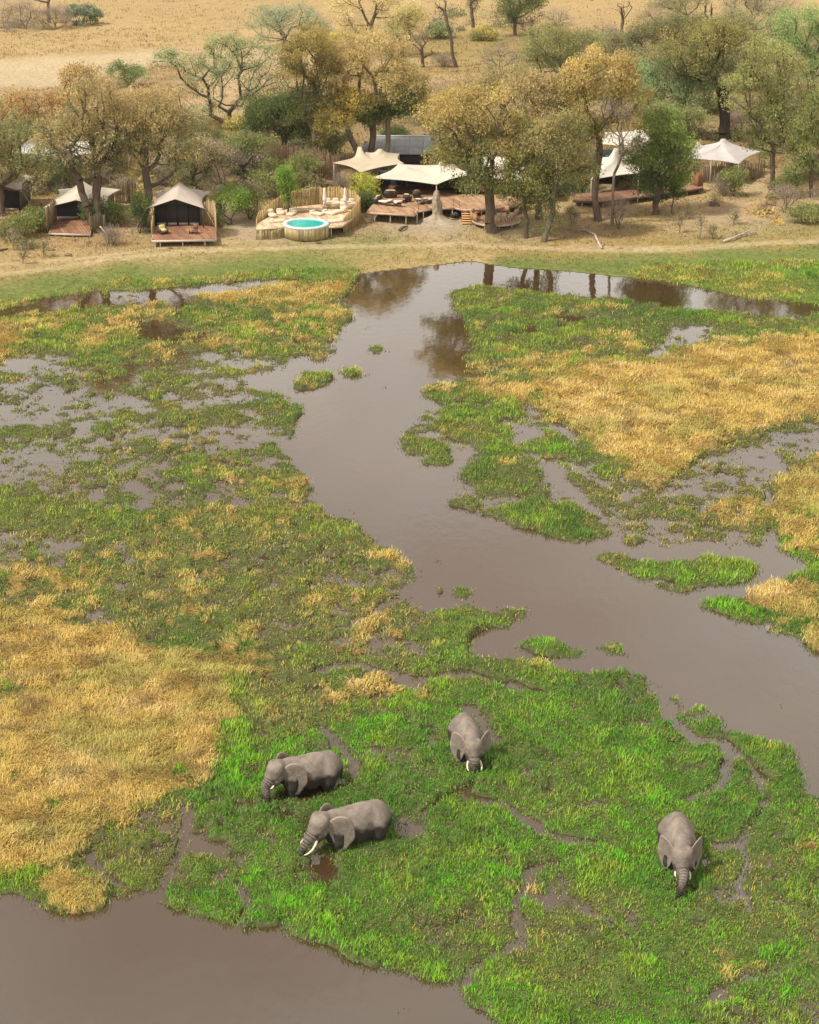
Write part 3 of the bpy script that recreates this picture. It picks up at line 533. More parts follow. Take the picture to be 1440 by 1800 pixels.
def shrub(label, bx, by, rx, ry, cols, seed=1, n=26, leaves=60, twig=False, name='shrub', cat='shrub', group=None, ls=(.34, .13), cy=None, bark=BR):
    return tree(label, bx, by, [(bx, (cy if cy is not None else by-ry*.95), rx, ry)], cols, n=n, leaves=leaves, tr=.07, fork=.25, stems=3, ls=(.5, .035) if twig else ls, rc=min(.75, ry/16+.25) if not twig else .9, cat=cat, name=name, seed=seed, twig=twig, group=group, parts=('stems', 'twigs' if twig else 'foliage'), low=-.1, bark=bark)
T = tree
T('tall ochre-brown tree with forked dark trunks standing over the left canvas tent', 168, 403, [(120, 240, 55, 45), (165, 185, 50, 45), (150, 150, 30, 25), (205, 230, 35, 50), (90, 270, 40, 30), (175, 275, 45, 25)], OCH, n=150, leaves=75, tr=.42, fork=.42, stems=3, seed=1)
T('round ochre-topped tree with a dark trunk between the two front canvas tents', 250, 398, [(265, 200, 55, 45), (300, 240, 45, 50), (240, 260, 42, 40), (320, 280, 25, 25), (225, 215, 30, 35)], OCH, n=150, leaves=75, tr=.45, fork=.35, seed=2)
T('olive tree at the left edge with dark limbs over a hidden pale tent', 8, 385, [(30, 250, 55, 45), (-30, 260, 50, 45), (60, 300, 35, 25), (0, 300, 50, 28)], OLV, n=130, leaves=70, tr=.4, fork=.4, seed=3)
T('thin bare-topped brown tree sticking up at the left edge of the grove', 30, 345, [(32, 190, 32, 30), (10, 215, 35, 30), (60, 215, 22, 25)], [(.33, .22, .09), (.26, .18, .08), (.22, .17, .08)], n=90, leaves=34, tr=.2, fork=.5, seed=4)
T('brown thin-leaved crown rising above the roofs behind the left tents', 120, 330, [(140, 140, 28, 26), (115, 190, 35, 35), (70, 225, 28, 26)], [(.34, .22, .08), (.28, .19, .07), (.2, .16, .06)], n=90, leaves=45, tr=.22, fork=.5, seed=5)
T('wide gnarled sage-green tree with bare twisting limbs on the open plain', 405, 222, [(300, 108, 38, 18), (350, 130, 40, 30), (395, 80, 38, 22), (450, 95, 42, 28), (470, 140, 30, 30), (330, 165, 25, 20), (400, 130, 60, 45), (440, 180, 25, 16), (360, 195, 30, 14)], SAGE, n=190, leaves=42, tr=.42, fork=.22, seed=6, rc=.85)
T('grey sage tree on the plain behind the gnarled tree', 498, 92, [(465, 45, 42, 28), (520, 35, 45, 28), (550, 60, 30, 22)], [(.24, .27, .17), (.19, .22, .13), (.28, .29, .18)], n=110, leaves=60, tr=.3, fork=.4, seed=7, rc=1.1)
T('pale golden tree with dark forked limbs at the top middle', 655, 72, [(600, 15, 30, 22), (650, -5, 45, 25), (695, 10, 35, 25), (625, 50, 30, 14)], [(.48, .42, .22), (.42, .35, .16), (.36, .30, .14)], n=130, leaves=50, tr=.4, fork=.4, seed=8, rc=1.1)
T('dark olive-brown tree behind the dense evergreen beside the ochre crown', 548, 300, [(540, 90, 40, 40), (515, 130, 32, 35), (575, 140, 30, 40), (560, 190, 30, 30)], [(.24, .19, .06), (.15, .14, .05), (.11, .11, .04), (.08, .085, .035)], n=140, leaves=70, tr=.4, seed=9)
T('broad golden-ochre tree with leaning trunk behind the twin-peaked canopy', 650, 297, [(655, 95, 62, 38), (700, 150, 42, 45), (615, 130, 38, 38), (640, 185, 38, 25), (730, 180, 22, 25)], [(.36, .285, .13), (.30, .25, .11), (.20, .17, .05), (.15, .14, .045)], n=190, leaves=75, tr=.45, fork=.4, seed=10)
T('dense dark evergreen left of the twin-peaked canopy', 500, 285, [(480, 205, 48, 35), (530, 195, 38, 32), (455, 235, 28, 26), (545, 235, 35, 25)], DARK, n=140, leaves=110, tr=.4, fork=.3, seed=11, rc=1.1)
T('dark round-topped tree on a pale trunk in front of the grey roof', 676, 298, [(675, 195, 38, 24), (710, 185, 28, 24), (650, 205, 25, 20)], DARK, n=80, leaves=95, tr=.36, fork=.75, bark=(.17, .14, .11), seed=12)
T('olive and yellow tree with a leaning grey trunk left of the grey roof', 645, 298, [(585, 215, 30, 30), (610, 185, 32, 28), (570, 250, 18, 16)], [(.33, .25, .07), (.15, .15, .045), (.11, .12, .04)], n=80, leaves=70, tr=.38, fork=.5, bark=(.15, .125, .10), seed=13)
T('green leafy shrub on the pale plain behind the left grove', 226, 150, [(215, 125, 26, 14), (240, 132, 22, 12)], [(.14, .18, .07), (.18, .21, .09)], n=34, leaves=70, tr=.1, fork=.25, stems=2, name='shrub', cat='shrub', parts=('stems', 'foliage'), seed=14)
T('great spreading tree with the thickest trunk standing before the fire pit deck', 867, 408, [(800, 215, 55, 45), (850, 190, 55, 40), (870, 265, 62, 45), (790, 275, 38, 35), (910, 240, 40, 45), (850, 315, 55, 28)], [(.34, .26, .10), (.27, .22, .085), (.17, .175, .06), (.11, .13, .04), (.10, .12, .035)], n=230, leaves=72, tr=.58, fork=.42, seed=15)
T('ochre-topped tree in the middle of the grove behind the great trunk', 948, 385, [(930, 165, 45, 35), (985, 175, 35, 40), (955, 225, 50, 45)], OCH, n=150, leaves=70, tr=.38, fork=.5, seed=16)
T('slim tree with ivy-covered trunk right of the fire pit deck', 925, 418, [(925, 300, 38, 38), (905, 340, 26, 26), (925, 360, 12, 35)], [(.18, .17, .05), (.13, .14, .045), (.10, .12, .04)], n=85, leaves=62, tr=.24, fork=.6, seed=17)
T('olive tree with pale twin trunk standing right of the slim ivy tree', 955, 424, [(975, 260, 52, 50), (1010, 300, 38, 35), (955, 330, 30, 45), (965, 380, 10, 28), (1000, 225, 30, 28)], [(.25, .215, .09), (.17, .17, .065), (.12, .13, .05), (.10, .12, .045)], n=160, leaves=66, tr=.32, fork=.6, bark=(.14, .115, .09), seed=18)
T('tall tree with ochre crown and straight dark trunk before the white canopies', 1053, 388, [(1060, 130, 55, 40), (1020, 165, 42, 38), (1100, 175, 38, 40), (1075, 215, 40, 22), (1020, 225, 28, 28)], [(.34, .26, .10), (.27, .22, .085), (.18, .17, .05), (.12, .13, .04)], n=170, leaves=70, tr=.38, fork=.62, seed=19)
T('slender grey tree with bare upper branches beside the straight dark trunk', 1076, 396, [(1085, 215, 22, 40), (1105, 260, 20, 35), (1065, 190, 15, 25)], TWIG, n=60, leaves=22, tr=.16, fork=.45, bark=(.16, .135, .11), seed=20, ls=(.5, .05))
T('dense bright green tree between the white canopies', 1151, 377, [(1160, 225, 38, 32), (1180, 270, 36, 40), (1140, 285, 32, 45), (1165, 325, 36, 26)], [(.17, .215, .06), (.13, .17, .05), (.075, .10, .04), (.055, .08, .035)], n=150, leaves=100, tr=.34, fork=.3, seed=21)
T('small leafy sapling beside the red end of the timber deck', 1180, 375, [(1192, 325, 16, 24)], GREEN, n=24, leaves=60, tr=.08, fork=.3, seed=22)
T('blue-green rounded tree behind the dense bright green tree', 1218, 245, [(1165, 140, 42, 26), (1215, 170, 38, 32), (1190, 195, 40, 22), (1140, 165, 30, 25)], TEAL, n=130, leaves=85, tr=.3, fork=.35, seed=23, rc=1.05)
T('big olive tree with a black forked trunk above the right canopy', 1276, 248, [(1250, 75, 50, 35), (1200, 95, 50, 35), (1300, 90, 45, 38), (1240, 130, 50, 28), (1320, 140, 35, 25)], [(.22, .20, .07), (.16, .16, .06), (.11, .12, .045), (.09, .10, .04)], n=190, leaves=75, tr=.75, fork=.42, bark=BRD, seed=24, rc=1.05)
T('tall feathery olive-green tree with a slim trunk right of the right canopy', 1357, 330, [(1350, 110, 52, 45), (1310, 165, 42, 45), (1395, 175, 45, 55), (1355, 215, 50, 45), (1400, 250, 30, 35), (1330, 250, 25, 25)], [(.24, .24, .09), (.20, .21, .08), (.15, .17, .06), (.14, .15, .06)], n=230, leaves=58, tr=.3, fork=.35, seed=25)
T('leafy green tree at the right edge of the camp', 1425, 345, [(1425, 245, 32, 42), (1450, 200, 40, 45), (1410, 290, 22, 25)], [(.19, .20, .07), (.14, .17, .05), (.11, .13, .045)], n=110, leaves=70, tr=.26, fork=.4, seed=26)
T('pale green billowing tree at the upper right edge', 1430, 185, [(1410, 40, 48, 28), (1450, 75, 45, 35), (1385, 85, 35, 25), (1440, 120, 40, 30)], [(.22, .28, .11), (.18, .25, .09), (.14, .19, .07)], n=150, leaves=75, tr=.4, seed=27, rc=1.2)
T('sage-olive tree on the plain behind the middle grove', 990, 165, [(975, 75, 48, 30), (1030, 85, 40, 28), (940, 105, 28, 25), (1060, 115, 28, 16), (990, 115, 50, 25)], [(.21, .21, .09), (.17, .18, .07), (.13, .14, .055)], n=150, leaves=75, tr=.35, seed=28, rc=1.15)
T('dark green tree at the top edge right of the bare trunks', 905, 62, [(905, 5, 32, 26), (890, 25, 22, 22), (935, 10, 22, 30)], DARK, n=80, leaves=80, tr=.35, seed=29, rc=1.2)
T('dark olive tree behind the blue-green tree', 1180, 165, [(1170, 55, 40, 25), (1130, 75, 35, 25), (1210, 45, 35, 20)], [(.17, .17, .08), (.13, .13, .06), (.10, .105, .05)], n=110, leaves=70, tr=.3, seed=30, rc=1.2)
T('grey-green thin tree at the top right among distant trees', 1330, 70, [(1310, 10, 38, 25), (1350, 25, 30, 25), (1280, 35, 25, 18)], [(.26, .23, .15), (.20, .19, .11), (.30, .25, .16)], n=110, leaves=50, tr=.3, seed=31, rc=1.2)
T('bare tree with dark forked branches on the yellow plain', 745, 118, [(735, 70, 18, 22), (752, 90, 10, 18)], TWIG, n=34, leaves=0, tr=.3, fork=.3, seed=32, name='bare_tree', parts=('trunk', 'twigs'), ls=(.8, .05))
T('tall leaning bare trunk on the yellow plain', 803, 118, [(775, 15, 14, 22)], TWIG, n=22, leaves=0, tr=.3, fork=.8, seed=33, name='bare_tree', parts=('trunk', 'twigs'), ls=(.8, .05))
T('dark-stemmed slim tree at the top edge above the yellow plain', 832, 48, [(832, 5, 10, 22)], [(.13, .12, .07), (.16, .14, .09)], n=30, leaves=30, tr=.35, fork=.6, seed=34)
T('bare dark tree at the top edge over the brown grass strip', 1094, 58, [(1096, 15, 16, 18)], TWIG, n=26, leaves=0, tr=.3, fork=.5, seed=35, name='bare_tree', parts=('trunk', 'twigs'), ls=(.8, .05))
T('second bare dark tree at the top edge, further right', 1250, 60, [(1245, 18, 14, 18)], TWIG, n=26, leaves=0, tr=.35, fork=.5, seed=36, name='bare_tree', parts=('trunk', 'twigs'), ls=(.8, .05))
T('bare dark trunks rising from the grey thicket at the top left', 86, 40, [(70, -10, 22, 22), (95, -15, 14, 20)], TWIG, n=26, leaves=0, tr=.28, fork=.6, stems=2, seed=37, name='bare_tree', parts=('trunk', 'twigs'), ls=(.9, .05))
T('olive tree filling the gap behind the blue-green rounded tree', 1118, 205, [(1105, 135, 42, 30), (1140, 115, 34, 26)], OLV, n=90, leaves=70, tr=.3, seed=301, rc=1.1)
T('pale sage tree left of the billowing tree at the upper right', 1372, 135, [(1372, 62, 36, 28), (1345, 88, 30, 22)], SAGE, n=90, leaves=70, tr=.3, seed=302, rc=1.15)
T('thin brown-grey tree behind the right front tent', 335, 335, [(330, 262, 38, 30), (368, 278, 30, 24)], [(.27, .22, .13), (.22, .19, .11), (.2, .2, .1)], n=90, leaves=50, tr=.2, seed=303)
T('sage tree at the very top edge right of the grey scrub', 1215, 42, [(1210, 5, 42, 20), (1170, 12, 30, 16)], [(.25, .24, .14), (.2, .2, .11)], n=80, leaves=60, tr=.3, seed=304, rc=1.3)
T('pale golden-olive tree right of the pale golden forked tree', 706, 100, [(706, 50, 30, 26), (722, 30, 22, 20)], [(.38, .33, .15), (.28, .26, .11), (.2, .2, .09)], n=80, leaves=60, tr=.28, seed=305, rc=1.1)
T('golden feathery tree rising behind the grey roof', 775, 240, [(772, 195, 30, 26), (800, 180, 26, 22)], GOLD, n=80, leaves=60, tr=.25, seed=306)
T('grey-green bushy tree above the pool fence', 432, 312, [(430, 265, 38, 24), (400, 280, 26, 20)], BUSH+TWIG, n=80, leaves=60, tr=.2, seed=307)
T('feathery olive tree just right of the sage-olive tree on the plain', 1075, 150, [(1070, 85, 40, 30), (1095, 110, 30, 22)], [(.24, .23, .12), (.19, .19, .09), (.15, .155, .07)], n=100, leaves=60, tr=.28, seed=311, rc=1.1)
T('grey-green tree behind the black forked trunk at the right', 1330, 160, [(1325, 100, 40, 28), (1290, 120, 28, 22)], [(.22, .22, .12), (.18, .18, .09), (.14, .15, .07)], n=100, leaves=60, tr=.3, seed=312, rc=1.1)
T('light olive tree at the top edge left of the billowing tree', 1300, 95, [(1300, 45, 38, 24), (1270, 60, 28, 18)], [(.25, .24, .12), (.2, .2, .1)], n=90, leaves=60, tr=.28, seed=313, rc=1.2)
T('brown-olive tree at the left edge behind the thin bare-topped tree', -10, 300, [(0, 215, 45, 32), (-40, 230, 40, 30)], OLV, n=100, leaves=60, tr=.28, seed=314)
T('olive-grey tree between the left grove and the gnarled tree', 300, 290, [(330, 225, 36, 24), (300, 240, 24, 22)], [(.24, .22, .11), (.19, .18, .08)], n=80, leaves=55, tr=.22, seed=315)
T('sandy olive tree behind the ochre-topped middle tree', 880, 260, [(880, 150, 38, 26), (850, 165, 28, 20), (915, 140, 26, 20)], [(.30, .25, .12), (.22, .2, .09), (.17, .17, .07)], n=100, leaves=60, tr=.28, seed=316)
T('leafy tree behind the blue-green tree near the right canopy', 1200, 275, [(1175, 210, 28, 26), (1215, 215, 26, 24)], [(.2, .21, .09), (.15, .16, .06)], n=80, leaves=60, tr=.24, seed=317)
for i, (bx, by, rx, ry, lb) in enumerate(((-8, 50, 40, 26, 'grey leafless thicket cut by the left edge at the top'), (45, 50, 34, 26, 'grey thicket with green leaves low down at the top left'), (100, 50, 26, 22, 'grey-brown thicket between the bare trunks and the green shrub at the top left'))):
    shrub(lb, bx, by, rx, ry, TWIG+[(.15, .19, .10)], seed=40+i, n=60, leaves=75, twig=True, name='thicket', group='thickets at the top left')
shrub('round grey-green shrub alone beside the top left thicket', 146, 42, 30, 17, [(.16, .19, .12), (.12, .16, .09), (.10, .13, .07)], seed=44, n=50, leaves=70, ls=(.5, .2))
far = [(330, 'S', 700, 140, 26, 18, 'golden-green shrub on the plain right of the broad golden-ochre tree'), (0, 'T', 880, 125, 40, 22, 'brown leafless shrub on the plain behind the grove'), (0, 'T', 925, 60, 26, 14, 'grey scrub by the dark green tree at the top'), (0, 'T', 1055, 72, 36, 16, 'grey scrub on the plain at the top right of the middle'),
       (0, 'T', 1110, 90, 30, 18, 'grey-brown scrub before the dark olive tree'), (0, 'T', 1150, 45, 36, 16, 'far pale scrub at the top edge'), (0, 'S', 850, 72, 20, 12, 'low green bush beside the slim dark-stemmed tree'), (0, 'G', 770, 68, 22, 12, 'pale green low bush left of the slim dark-stemmed tree'),
       (0, 'T', 780, 118, 14, 10, 'small grey twiggy bush by the leaning bare trunk'), (0, 'G', 1240, 90, 30, 22, 'green bush behind the black forked trunk'), (0, 'T', 1380, 40, 36, 22, 'grey scrub at the top right corner'), (0, 'S', 600, 100, 26, 20, 'pale golden bush below the pale golden tree'), (0, 'T', 1300, 235, 20, 16, 'grey-brown scrub behind the right canopy'),
       (0, 'S', 740, 215, 26, 28, 'golden feathery shrub behind the great spreading tree'), (0, 'T', 780, 190, 28, 20, 'grey bare shrub on the yellow plain behind the great spreading tree'), (0, 'T', 980, 45, 30, 14, 'grey scrub line at the top above the sage-olive tree'), (0, 'S', 420, 232, 20, 12, 'yellow-green bush under the gnarled tree')]
for i, (_, k, bx, by, rx, ry, lb) in enumerate(far):
    shrub(lb, bx, by, rx, ry, {'S': [(.34, .29, .10), (.26, .24, .08), (.2, .2, .08)], 'T': TWIG, 'G': SAGE}[k], seed=60+i, n=36, leaves=60, twig=(k == 'T'), group='shrubs out on the plain', ls=(.5, .2))
near = [('B', 345, 330, 32, 40, 'olive bush behind the right front tent'), ('T', 390, 325, 38, 36, 'grey twiggy bush left of the thicket above the pool'), ('T', 440, 310, 36, 36, 'grey leafless bush above the pool fence'), ('B', 480, 345, 36, 34, 'sage bush behind the pool deck'), ('B', 530, 335, 34, 32, 'silvery green bush touching the back of the pool fence'),
        ('G', 405, 395, 30, 34, 'green bush on dark stems left of the pool deck'), ('B', 440, 385, 20, 30, 'feathery bush at the left corner of the pool fence'), ('B', 365, 285, 30, 30, 'mixed green bush behind the thickets left of the pool'), ('T', 300, 325, 20, 22, 'brown bush behind the round ochre-topped tree'), ('T', 600, 345, 18, 20, 'pale dry reeds-like bush behind the pool fence'),
        ('Y', 638, 362, 24, 28, 'yellow-green bush between the pool fence and the main deck'), ('D', 640, 372, 18, 16, 'dark green bush low against the pool fence'), ('B', 460, 290, 30, 24, 'yellow-green bush below the dense dark evergreen'), ('D', 575, 285, 24, 24, 'dark bush beside the pole fence under the twin-peaked canopy'), ('D', 690, 250, 26, 12, 'dark bush against the grey roof'),
        ('D', 246, 410, 17, 34, 'dark ivy bush around the trunk of the round ochre-topped tree'), ('D', 172, 395, 26, 24, 'dark green bush around the forked trunks'), ('B', 200, 395, 18, 18, 'leafy bush right of the forked trunks'), ('T', 196, 430, 12, 14, 'grey fallen brush at the foot of the forked trunks'), ('B', 30, 415, 30, 20, 'olive bush low at the left edge of the bank'), ('B', 62, 405, 22, 18, 'yellow-olive bush beside the left tent deck'),
        ('G', 208, 290, 22, 24, 'fresh green bush beyond the small dark pole screen'), ('B', 330, 300, 20, 22, 'yellow bush behind the right front tent roof'), ('B', 118, 330, 22, 20, 'olive bush behind the left canvas tent'), ('B', 1290, 345, 20, 26, 'twiggy bush in front of the right canopy'), ('T', 1378, 372, 24, 22, 'sprawling dry bush on the bank at the right'), ('B', 1390, 345, 22, 22, 'olive bush below the tall feathery tree'),
        ('T', 1088, 402, 15, 26, 'dry upright bush right of the slender grey tree'), ('T', 1272, 345, 14, 16, 'dark dry shrub on the bank below the right canopy'), ('B', 1250, 200, 20, 16, 'sunny bush behind the black forked trunk'),
        ('B', 960, 345, 24, 20, 'olive bush between the fire pit deck and the right deck'), ('B', 1010, 340, 28, 30, 'olive bush under the ochre-topped grove'), ('D', 780, 345, 16, 18, 'dark leafy shrub right of the clay spire'), ('D', 800, 335, 22, 20, 'dark bush under the great spreading tree'), ('B', 1115, 330, 28, 30, 'grey-green bush under the white canopies'),
        ('B', 20, 330, 34, 22, 'dark olive bush over the left edge deck'), ('B', 60, 335, 28, 26, 'twiggy olive bush between the left edge deck and the left tent'), ('B', 1412, 390, 26, 16, 'low pale bush at the right edge of the bank')]
for i, (k, bx, by, rx, ry, lb) in enumerate(near):
    shrub(lb, bx, by, rx, ry, {'B': BUSH, 'T': TWIG, 'G': GREEN, 'Y': [(.30, .31, .05), (.22, .25, .05), (.12, .16, .04)], 'D': DARK}[k], seed=90+i, n=34, leaves=62 if k != 'T' else 40, twig=(k == 'T'), group='bushes around the camp')
sap = [(40, 463, 6, 16, 'bare sapling on the bank at the left edge'), (77, 452, 5, 16, 'grey thin sapling on the bank below the left tent'), (24, 440, 10, 22, 'dead branching stem below the olive bush at the left edge'), (1195, 410, 6, 20, 'short pale stump-like sapling below the bright green tree'), (1232, 422, 12, 24, 'thin dry sapling on the bank under the right canopy'), (1252, 420, 8, 12, 'small forked dead twig on the bank'), (1005, 405, 10, 22, 'leafy young tree between the grove trunks'),
       (1290, 395, 10, 14, 'dry sprig above the fallen branch'), (1210, 385, 10, 16, 'yellow young shrub on the bank right of the bright green tree')]
for i, (bx, by, rx, ry, lb) in enumerate(sap):
    tree(lb, bx, by, [(bx+1, by-ry*1.1, rx, ry*.8)], [(.20, .18, .09), (.17, .15, .09)], n=16, leaves=14 if i != 6 else 50, tr=.07 if i != 6 else .12, fork=.5, name='sapling', parts=('stem', 'foliage'), group='saplings on the bank', seed=200+i, bark=BRG, rc=.5, ls=(.3, .08))

def undergrowth():
    r = np.random.default_rng(5); VV, CC = [], []
    regs = [((330, 240, 570, 350), 210, BUSH+TWIG), ((-60, 278, 200, 345), 130, OLV+TWIG), ((195, 295, 330, 345), 60, OLV+TWIG+GOLD), ((190, 215, 600, 262), 110, GOLD+OLV), ((730, 200, 1060, 300), 150, OCH+OLV+TWIG), ((1130, 185, 1500, 290), 130, OLV+TWIG+BUSH),
            ((1340, 290, 1500, 350), 40, BUSH+TWIG), ((950, 318, 1050, 345), 40, BUSH), ((1240, 335, 1500, 400), 16, TWIG+GOLD), ((-60, 400, 90, 440), 14, OLV+TWIG), ((860, 60, 1440, 180), 190, TWIG+SAGE+OLV), ((-60, 30, 120, 56), 26, TWIG), ((600, 20, 900, 60), 34, SAGE+TWIG)]
    for (x0, y0, x1, y1), k, cols in regs:
        for _ in range(k):
            p = GL(r.uniform(x0, x1), r.uniform(y0, y1)); R0 = r.uniform(.6, 1.5)*(1+.5*(p[1] > 260)); H0 = R0*r.uniform(.7, 1.5); m = int(130*r.uniform(.6, 1.3)); c = np.array(cols[r.integers(len(cols))])*1.35*r.uniform(.8, 1.2); tw = r.random() < .4
            d = r.normal(0, 1, (m, 3)); d /= np.linalg.norm(d, axis=1)[:, None]; d[:, 2] = abs(d[:, 2]); q = r.random((m, 1))**.4; C = p+d*q*np.array([R0, R0, H0])
            a = r.normal(0, 1, (m, 3))+(d*1.5 if tw else 0)+np.array([0, 0, .5]); a /= np.linalg.norm(a, axis=1)[:, None]; b = np.cross(a, r.normal(0, 1, (m, 3))); b /= np.linalg.norm(b, axis=1)[:, None]
            a = a*(.5 if tw else .2)*r.uniform(.5, 1.2, (m, 1)); b = b*(.022 if tw else .09); VV.append(np.stack([C-a, C-b, C+a, C+b], 1).reshape(-1, 3)); CC.append(np.repeat(c*r.uniform(.7, 1.3, (m, 1)), 4, 0))
    V = np.concatenate(VV); o = mk('undergrowth', V, (np.arange(len(V)//4)*4)[:, None]+np.arange(4), M_LEAF, col=np.concatenate(CC)); tag(o, 'tangled low brush and dry scrub filling the ground between the trees', kind='stuff')
undergrowth()

# ------------------------------------------------------------------ camp builders
WOOD = (.42, .28, .17); RED = (.30, .165, .10); PALE = (.55, .45, .33); POL = (.34, .25, .13); POLD = (.15, .10, .06); DK = (.03, .03, .033); CRM = (.57, .51, .41); WHT = (.6, .57, .5)
def canopy(name, label, anchors, peaks, col, scal=.12, M=96, R=26, poles=True, polec=(.45, .40, .33), group=None, th=.05, parent=None, inner=None):
    """a stretched membrane: anchors (px, py, base_py) run round the edge, peaks push it up; heights relaxed like a real tensile cloth"""
    A = np.array([PV(px, py, GLY(px, b)) for px, py, b in anchors]); c = A.mean(0); n = len(A); B = []; per = M//n
    for i in range(n):
        a, b = A[i], A[(i+1) % n]
        for k in range(per):
            s = k/per; p = lerp(a, b, s); q = math.sin(s*math.pi)**.85*scal; p = p+(c-p)*q*np.array([1, 1, 0]); B.append(p)
    B = np.array(B); M = len(B); rr = (np.arange(1, R+1)/R); V = c[None, None]+(B[None]-c)*rr[:, None, None]; Z = np.full((R+1, M), A[:, 2].mean())
    XY = np.concatenate([np.tile(c[:2], (1, M, 1)), V[:, :, :2]]); Z[R] = B[:, 2]; fixed = np.zeros((R+1, M), bool); fixed[R] = True
    for px, py, b in peaks:
        p = PV(px, py, GLY(px, b)); d = np.hypot(XY[..., 0]-p[0], XY[..., 1]-p[1]); rad = max(.3, d.min()+.05); s = (d <= rad) & ~fixed
        Z[s] = p[2]; fixed |= s
    for it in range(900):
        Zn = Z.copy(); up = Z[2:]; dn = Z[:-2]; lf = np.roll(Z, 1, 1)[1:-1]; rt = np.roll(Z, -1, 1)[1:-1]
        dr = np.linalg.norm(B-c, axis=1)[None]/R; dt = (np.linalg.norm(np.roll(B, -1, 0)-B, axis=1)[None]*rr[:-1, None])+1e-3; wr, wt_ = 1/dr**2, 1/dt**2
        Zn[1:-1] = ((up+dn)*wr+(lf+rt)*wt_)/(2*wr+2*wt_); Zn[0] = Zn[1].mean(); Z = np.where(fixed, Z, Zn); Z[0] = Z[0].mean() if not fixed[0].any() else Z[0][fixed[0]][0]
    P = np.concatenate([XY, Z[..., None]], -1); top = np.concatenate([P[0, :1], P[1:].reshape(-1, 3)]); nb = len(top); bot = top-np.array([0, 0, th])
    j = np.arange(M); jn = (j+1) % M; T_ = [np.stack([np.zeros(M, int), 1+j, 1+jn], -1)]; Qs = []
    for i in range(R-1): Qs.append(np.stack([1+i*M+j, 1+(i+1)*M+j, 1+(i+1)*M+jn, 1+i*M+jn], -1))
    Qs = np.concatenate(Qs); T_ = np.concatenate(T_); e = 1+(R-1)*M; side = np.stack([e+j, nb+e+j, nb+e+jn, e+jn], -1)
    base = GL(*anchors[0][:1], anchors[0][2]) if False else np.array([c[0], c[1], gz(c[0], c[1])])
    root = thing(name, label, 'canopy', base, group=group)
    mk('membrane', np.concatenate([top, bot])-base, [np.concatenate([Qs, Qs[:, ::-1]+nb, side]), np.concatenate([T_, T_[:, ::-1]+nb])], M_CANVAS, root, np.array(col), True)
    if poles:
        for a in A:
            p = lerp(a, c, .03); mb = MB(); mb.tube([(p[0]-base[0], p[1]-base[1], gz(p[0], p[1])-base[2]-.1), (p[0]-base[0], p[1]-base[1], a[2]-base[2]+.02)], .06, 6, polec); mb.build('pole', M_POLE, root)
        for px, py, b in peaks:
            p = PV(px, py, GLY(px, b)); mb = MB(); mb.tube([(p[0]-base[0], p[1]-base[1], gz(p[0], p[1])-base[2]-.1), (p[0]-base[0], p[1]-base[1], p[2]-base[2]-.03)], .07, 6, (.2, .15, .1)); mb.build('pole', M_POLE, root)
    return root
def GLY(px, b): return (GL(px, b)[1],)
def pole_fence(name, label, pts, hs, col=POL, dz=0, step=.15, r=.062, cat='fence', seed=0, jit=.10, parent=None):
    """palisade of upright poles along picture points on the ground; hs = pole heights at each point"""
    rr = np.random.default_rng(seed); W = [GL(px, py) for px, py in pts]; base = W[0]; mb = MB()
    for (a, b, h0, h1) in zip(W[:-1], W[1:], hs[:-1], hs[1:]):
        Ln = np.linalg.norm((b-a)[:2]); k = max(2, int(Ln/step))
        for i in range(k):
            s = i/k; p = lerp(a, b, s)-base; h = lerp(h0, h1, s)*rr.uniform(1-jit, 1+jit); c = np.array(col)*rr.uniform(.65, 1.35)*np.array([1, rr.uniform(.92, 1.05), rr.uniform(.8, 1.1)]); q = rr.uniform(.8, 1.15)*r
            mb.tube([(p[0], p[1], p[2]-.15), (p[0]+rr.normal(0, .02), p[1]+rr.normal(0, .02), p[2]+h)], [q, q*.85], 5, c)
    if parent is None:
        o = mb.build(name, M_POLE); o.location = base; return tag(o, label, cat)
    o = mb.build(name, M_POLE, parent); o.location = base-np.array(parent.location); return o
def deck(name, label, poly, h, col=WOOD, rim=PALE, posts=8, front=None, postcol=(.45, .38, .3)):
    z0 = GL(*poly[0])[2]; z = z0+h; W = np.array([G(px, py, z) for px, py in poly]); base = W.mean(0); base[2] = z0; root = thing(name, label, 'deck', base); Lc = W-base
    MB().prism(Lc, h-.08, h, col).build('deck_boards', M_DECK, root)
    cx = Lc.mean(0); mb = MB(); n = len(Lc)
    for i in range(n):
        a, b = Lc[i][:2], Lc[(i+1) % n][:2]; d = b-a; ln = np.hypot(*d); 
        if ln < .05: continue
        nrm = np.array([d[1], -d[0]])/ln; m = (a+b)/2
        if np.dot(nrm, m-cx[:2]) < 0: nrm = -nrm
        mb.box((*(m+nrm*.025), h-.13), (ln, .05, .22), rim, rz=math.atan2(d[1], d[0]))
    mb.build('edge_board', M_POLE, root)
    per = np.cumsum([0]+[np.hypot(*(Lc[(i+1) % n]-Lc[i])[:2]) for i in range(n)])
    for k in range(posts):
        s = (k+.3)/posts*per[-1]; i = min(np.searchsorted(per, s)-1, n-1); i = max(i, 0); f = (s-per[i])/(per[i+1]-per[i]+1e-9); p = lerp(Lc[i], Lc[(i+1) % n], f); p = lerp(p, cx, .04)
        mb = MB(); mb.tube([(p[0], p[1], -.3), (p[0], p[1], h-.09)], .07, 6, postcol); mb.build('post', M_POLE, root)
    return root, z
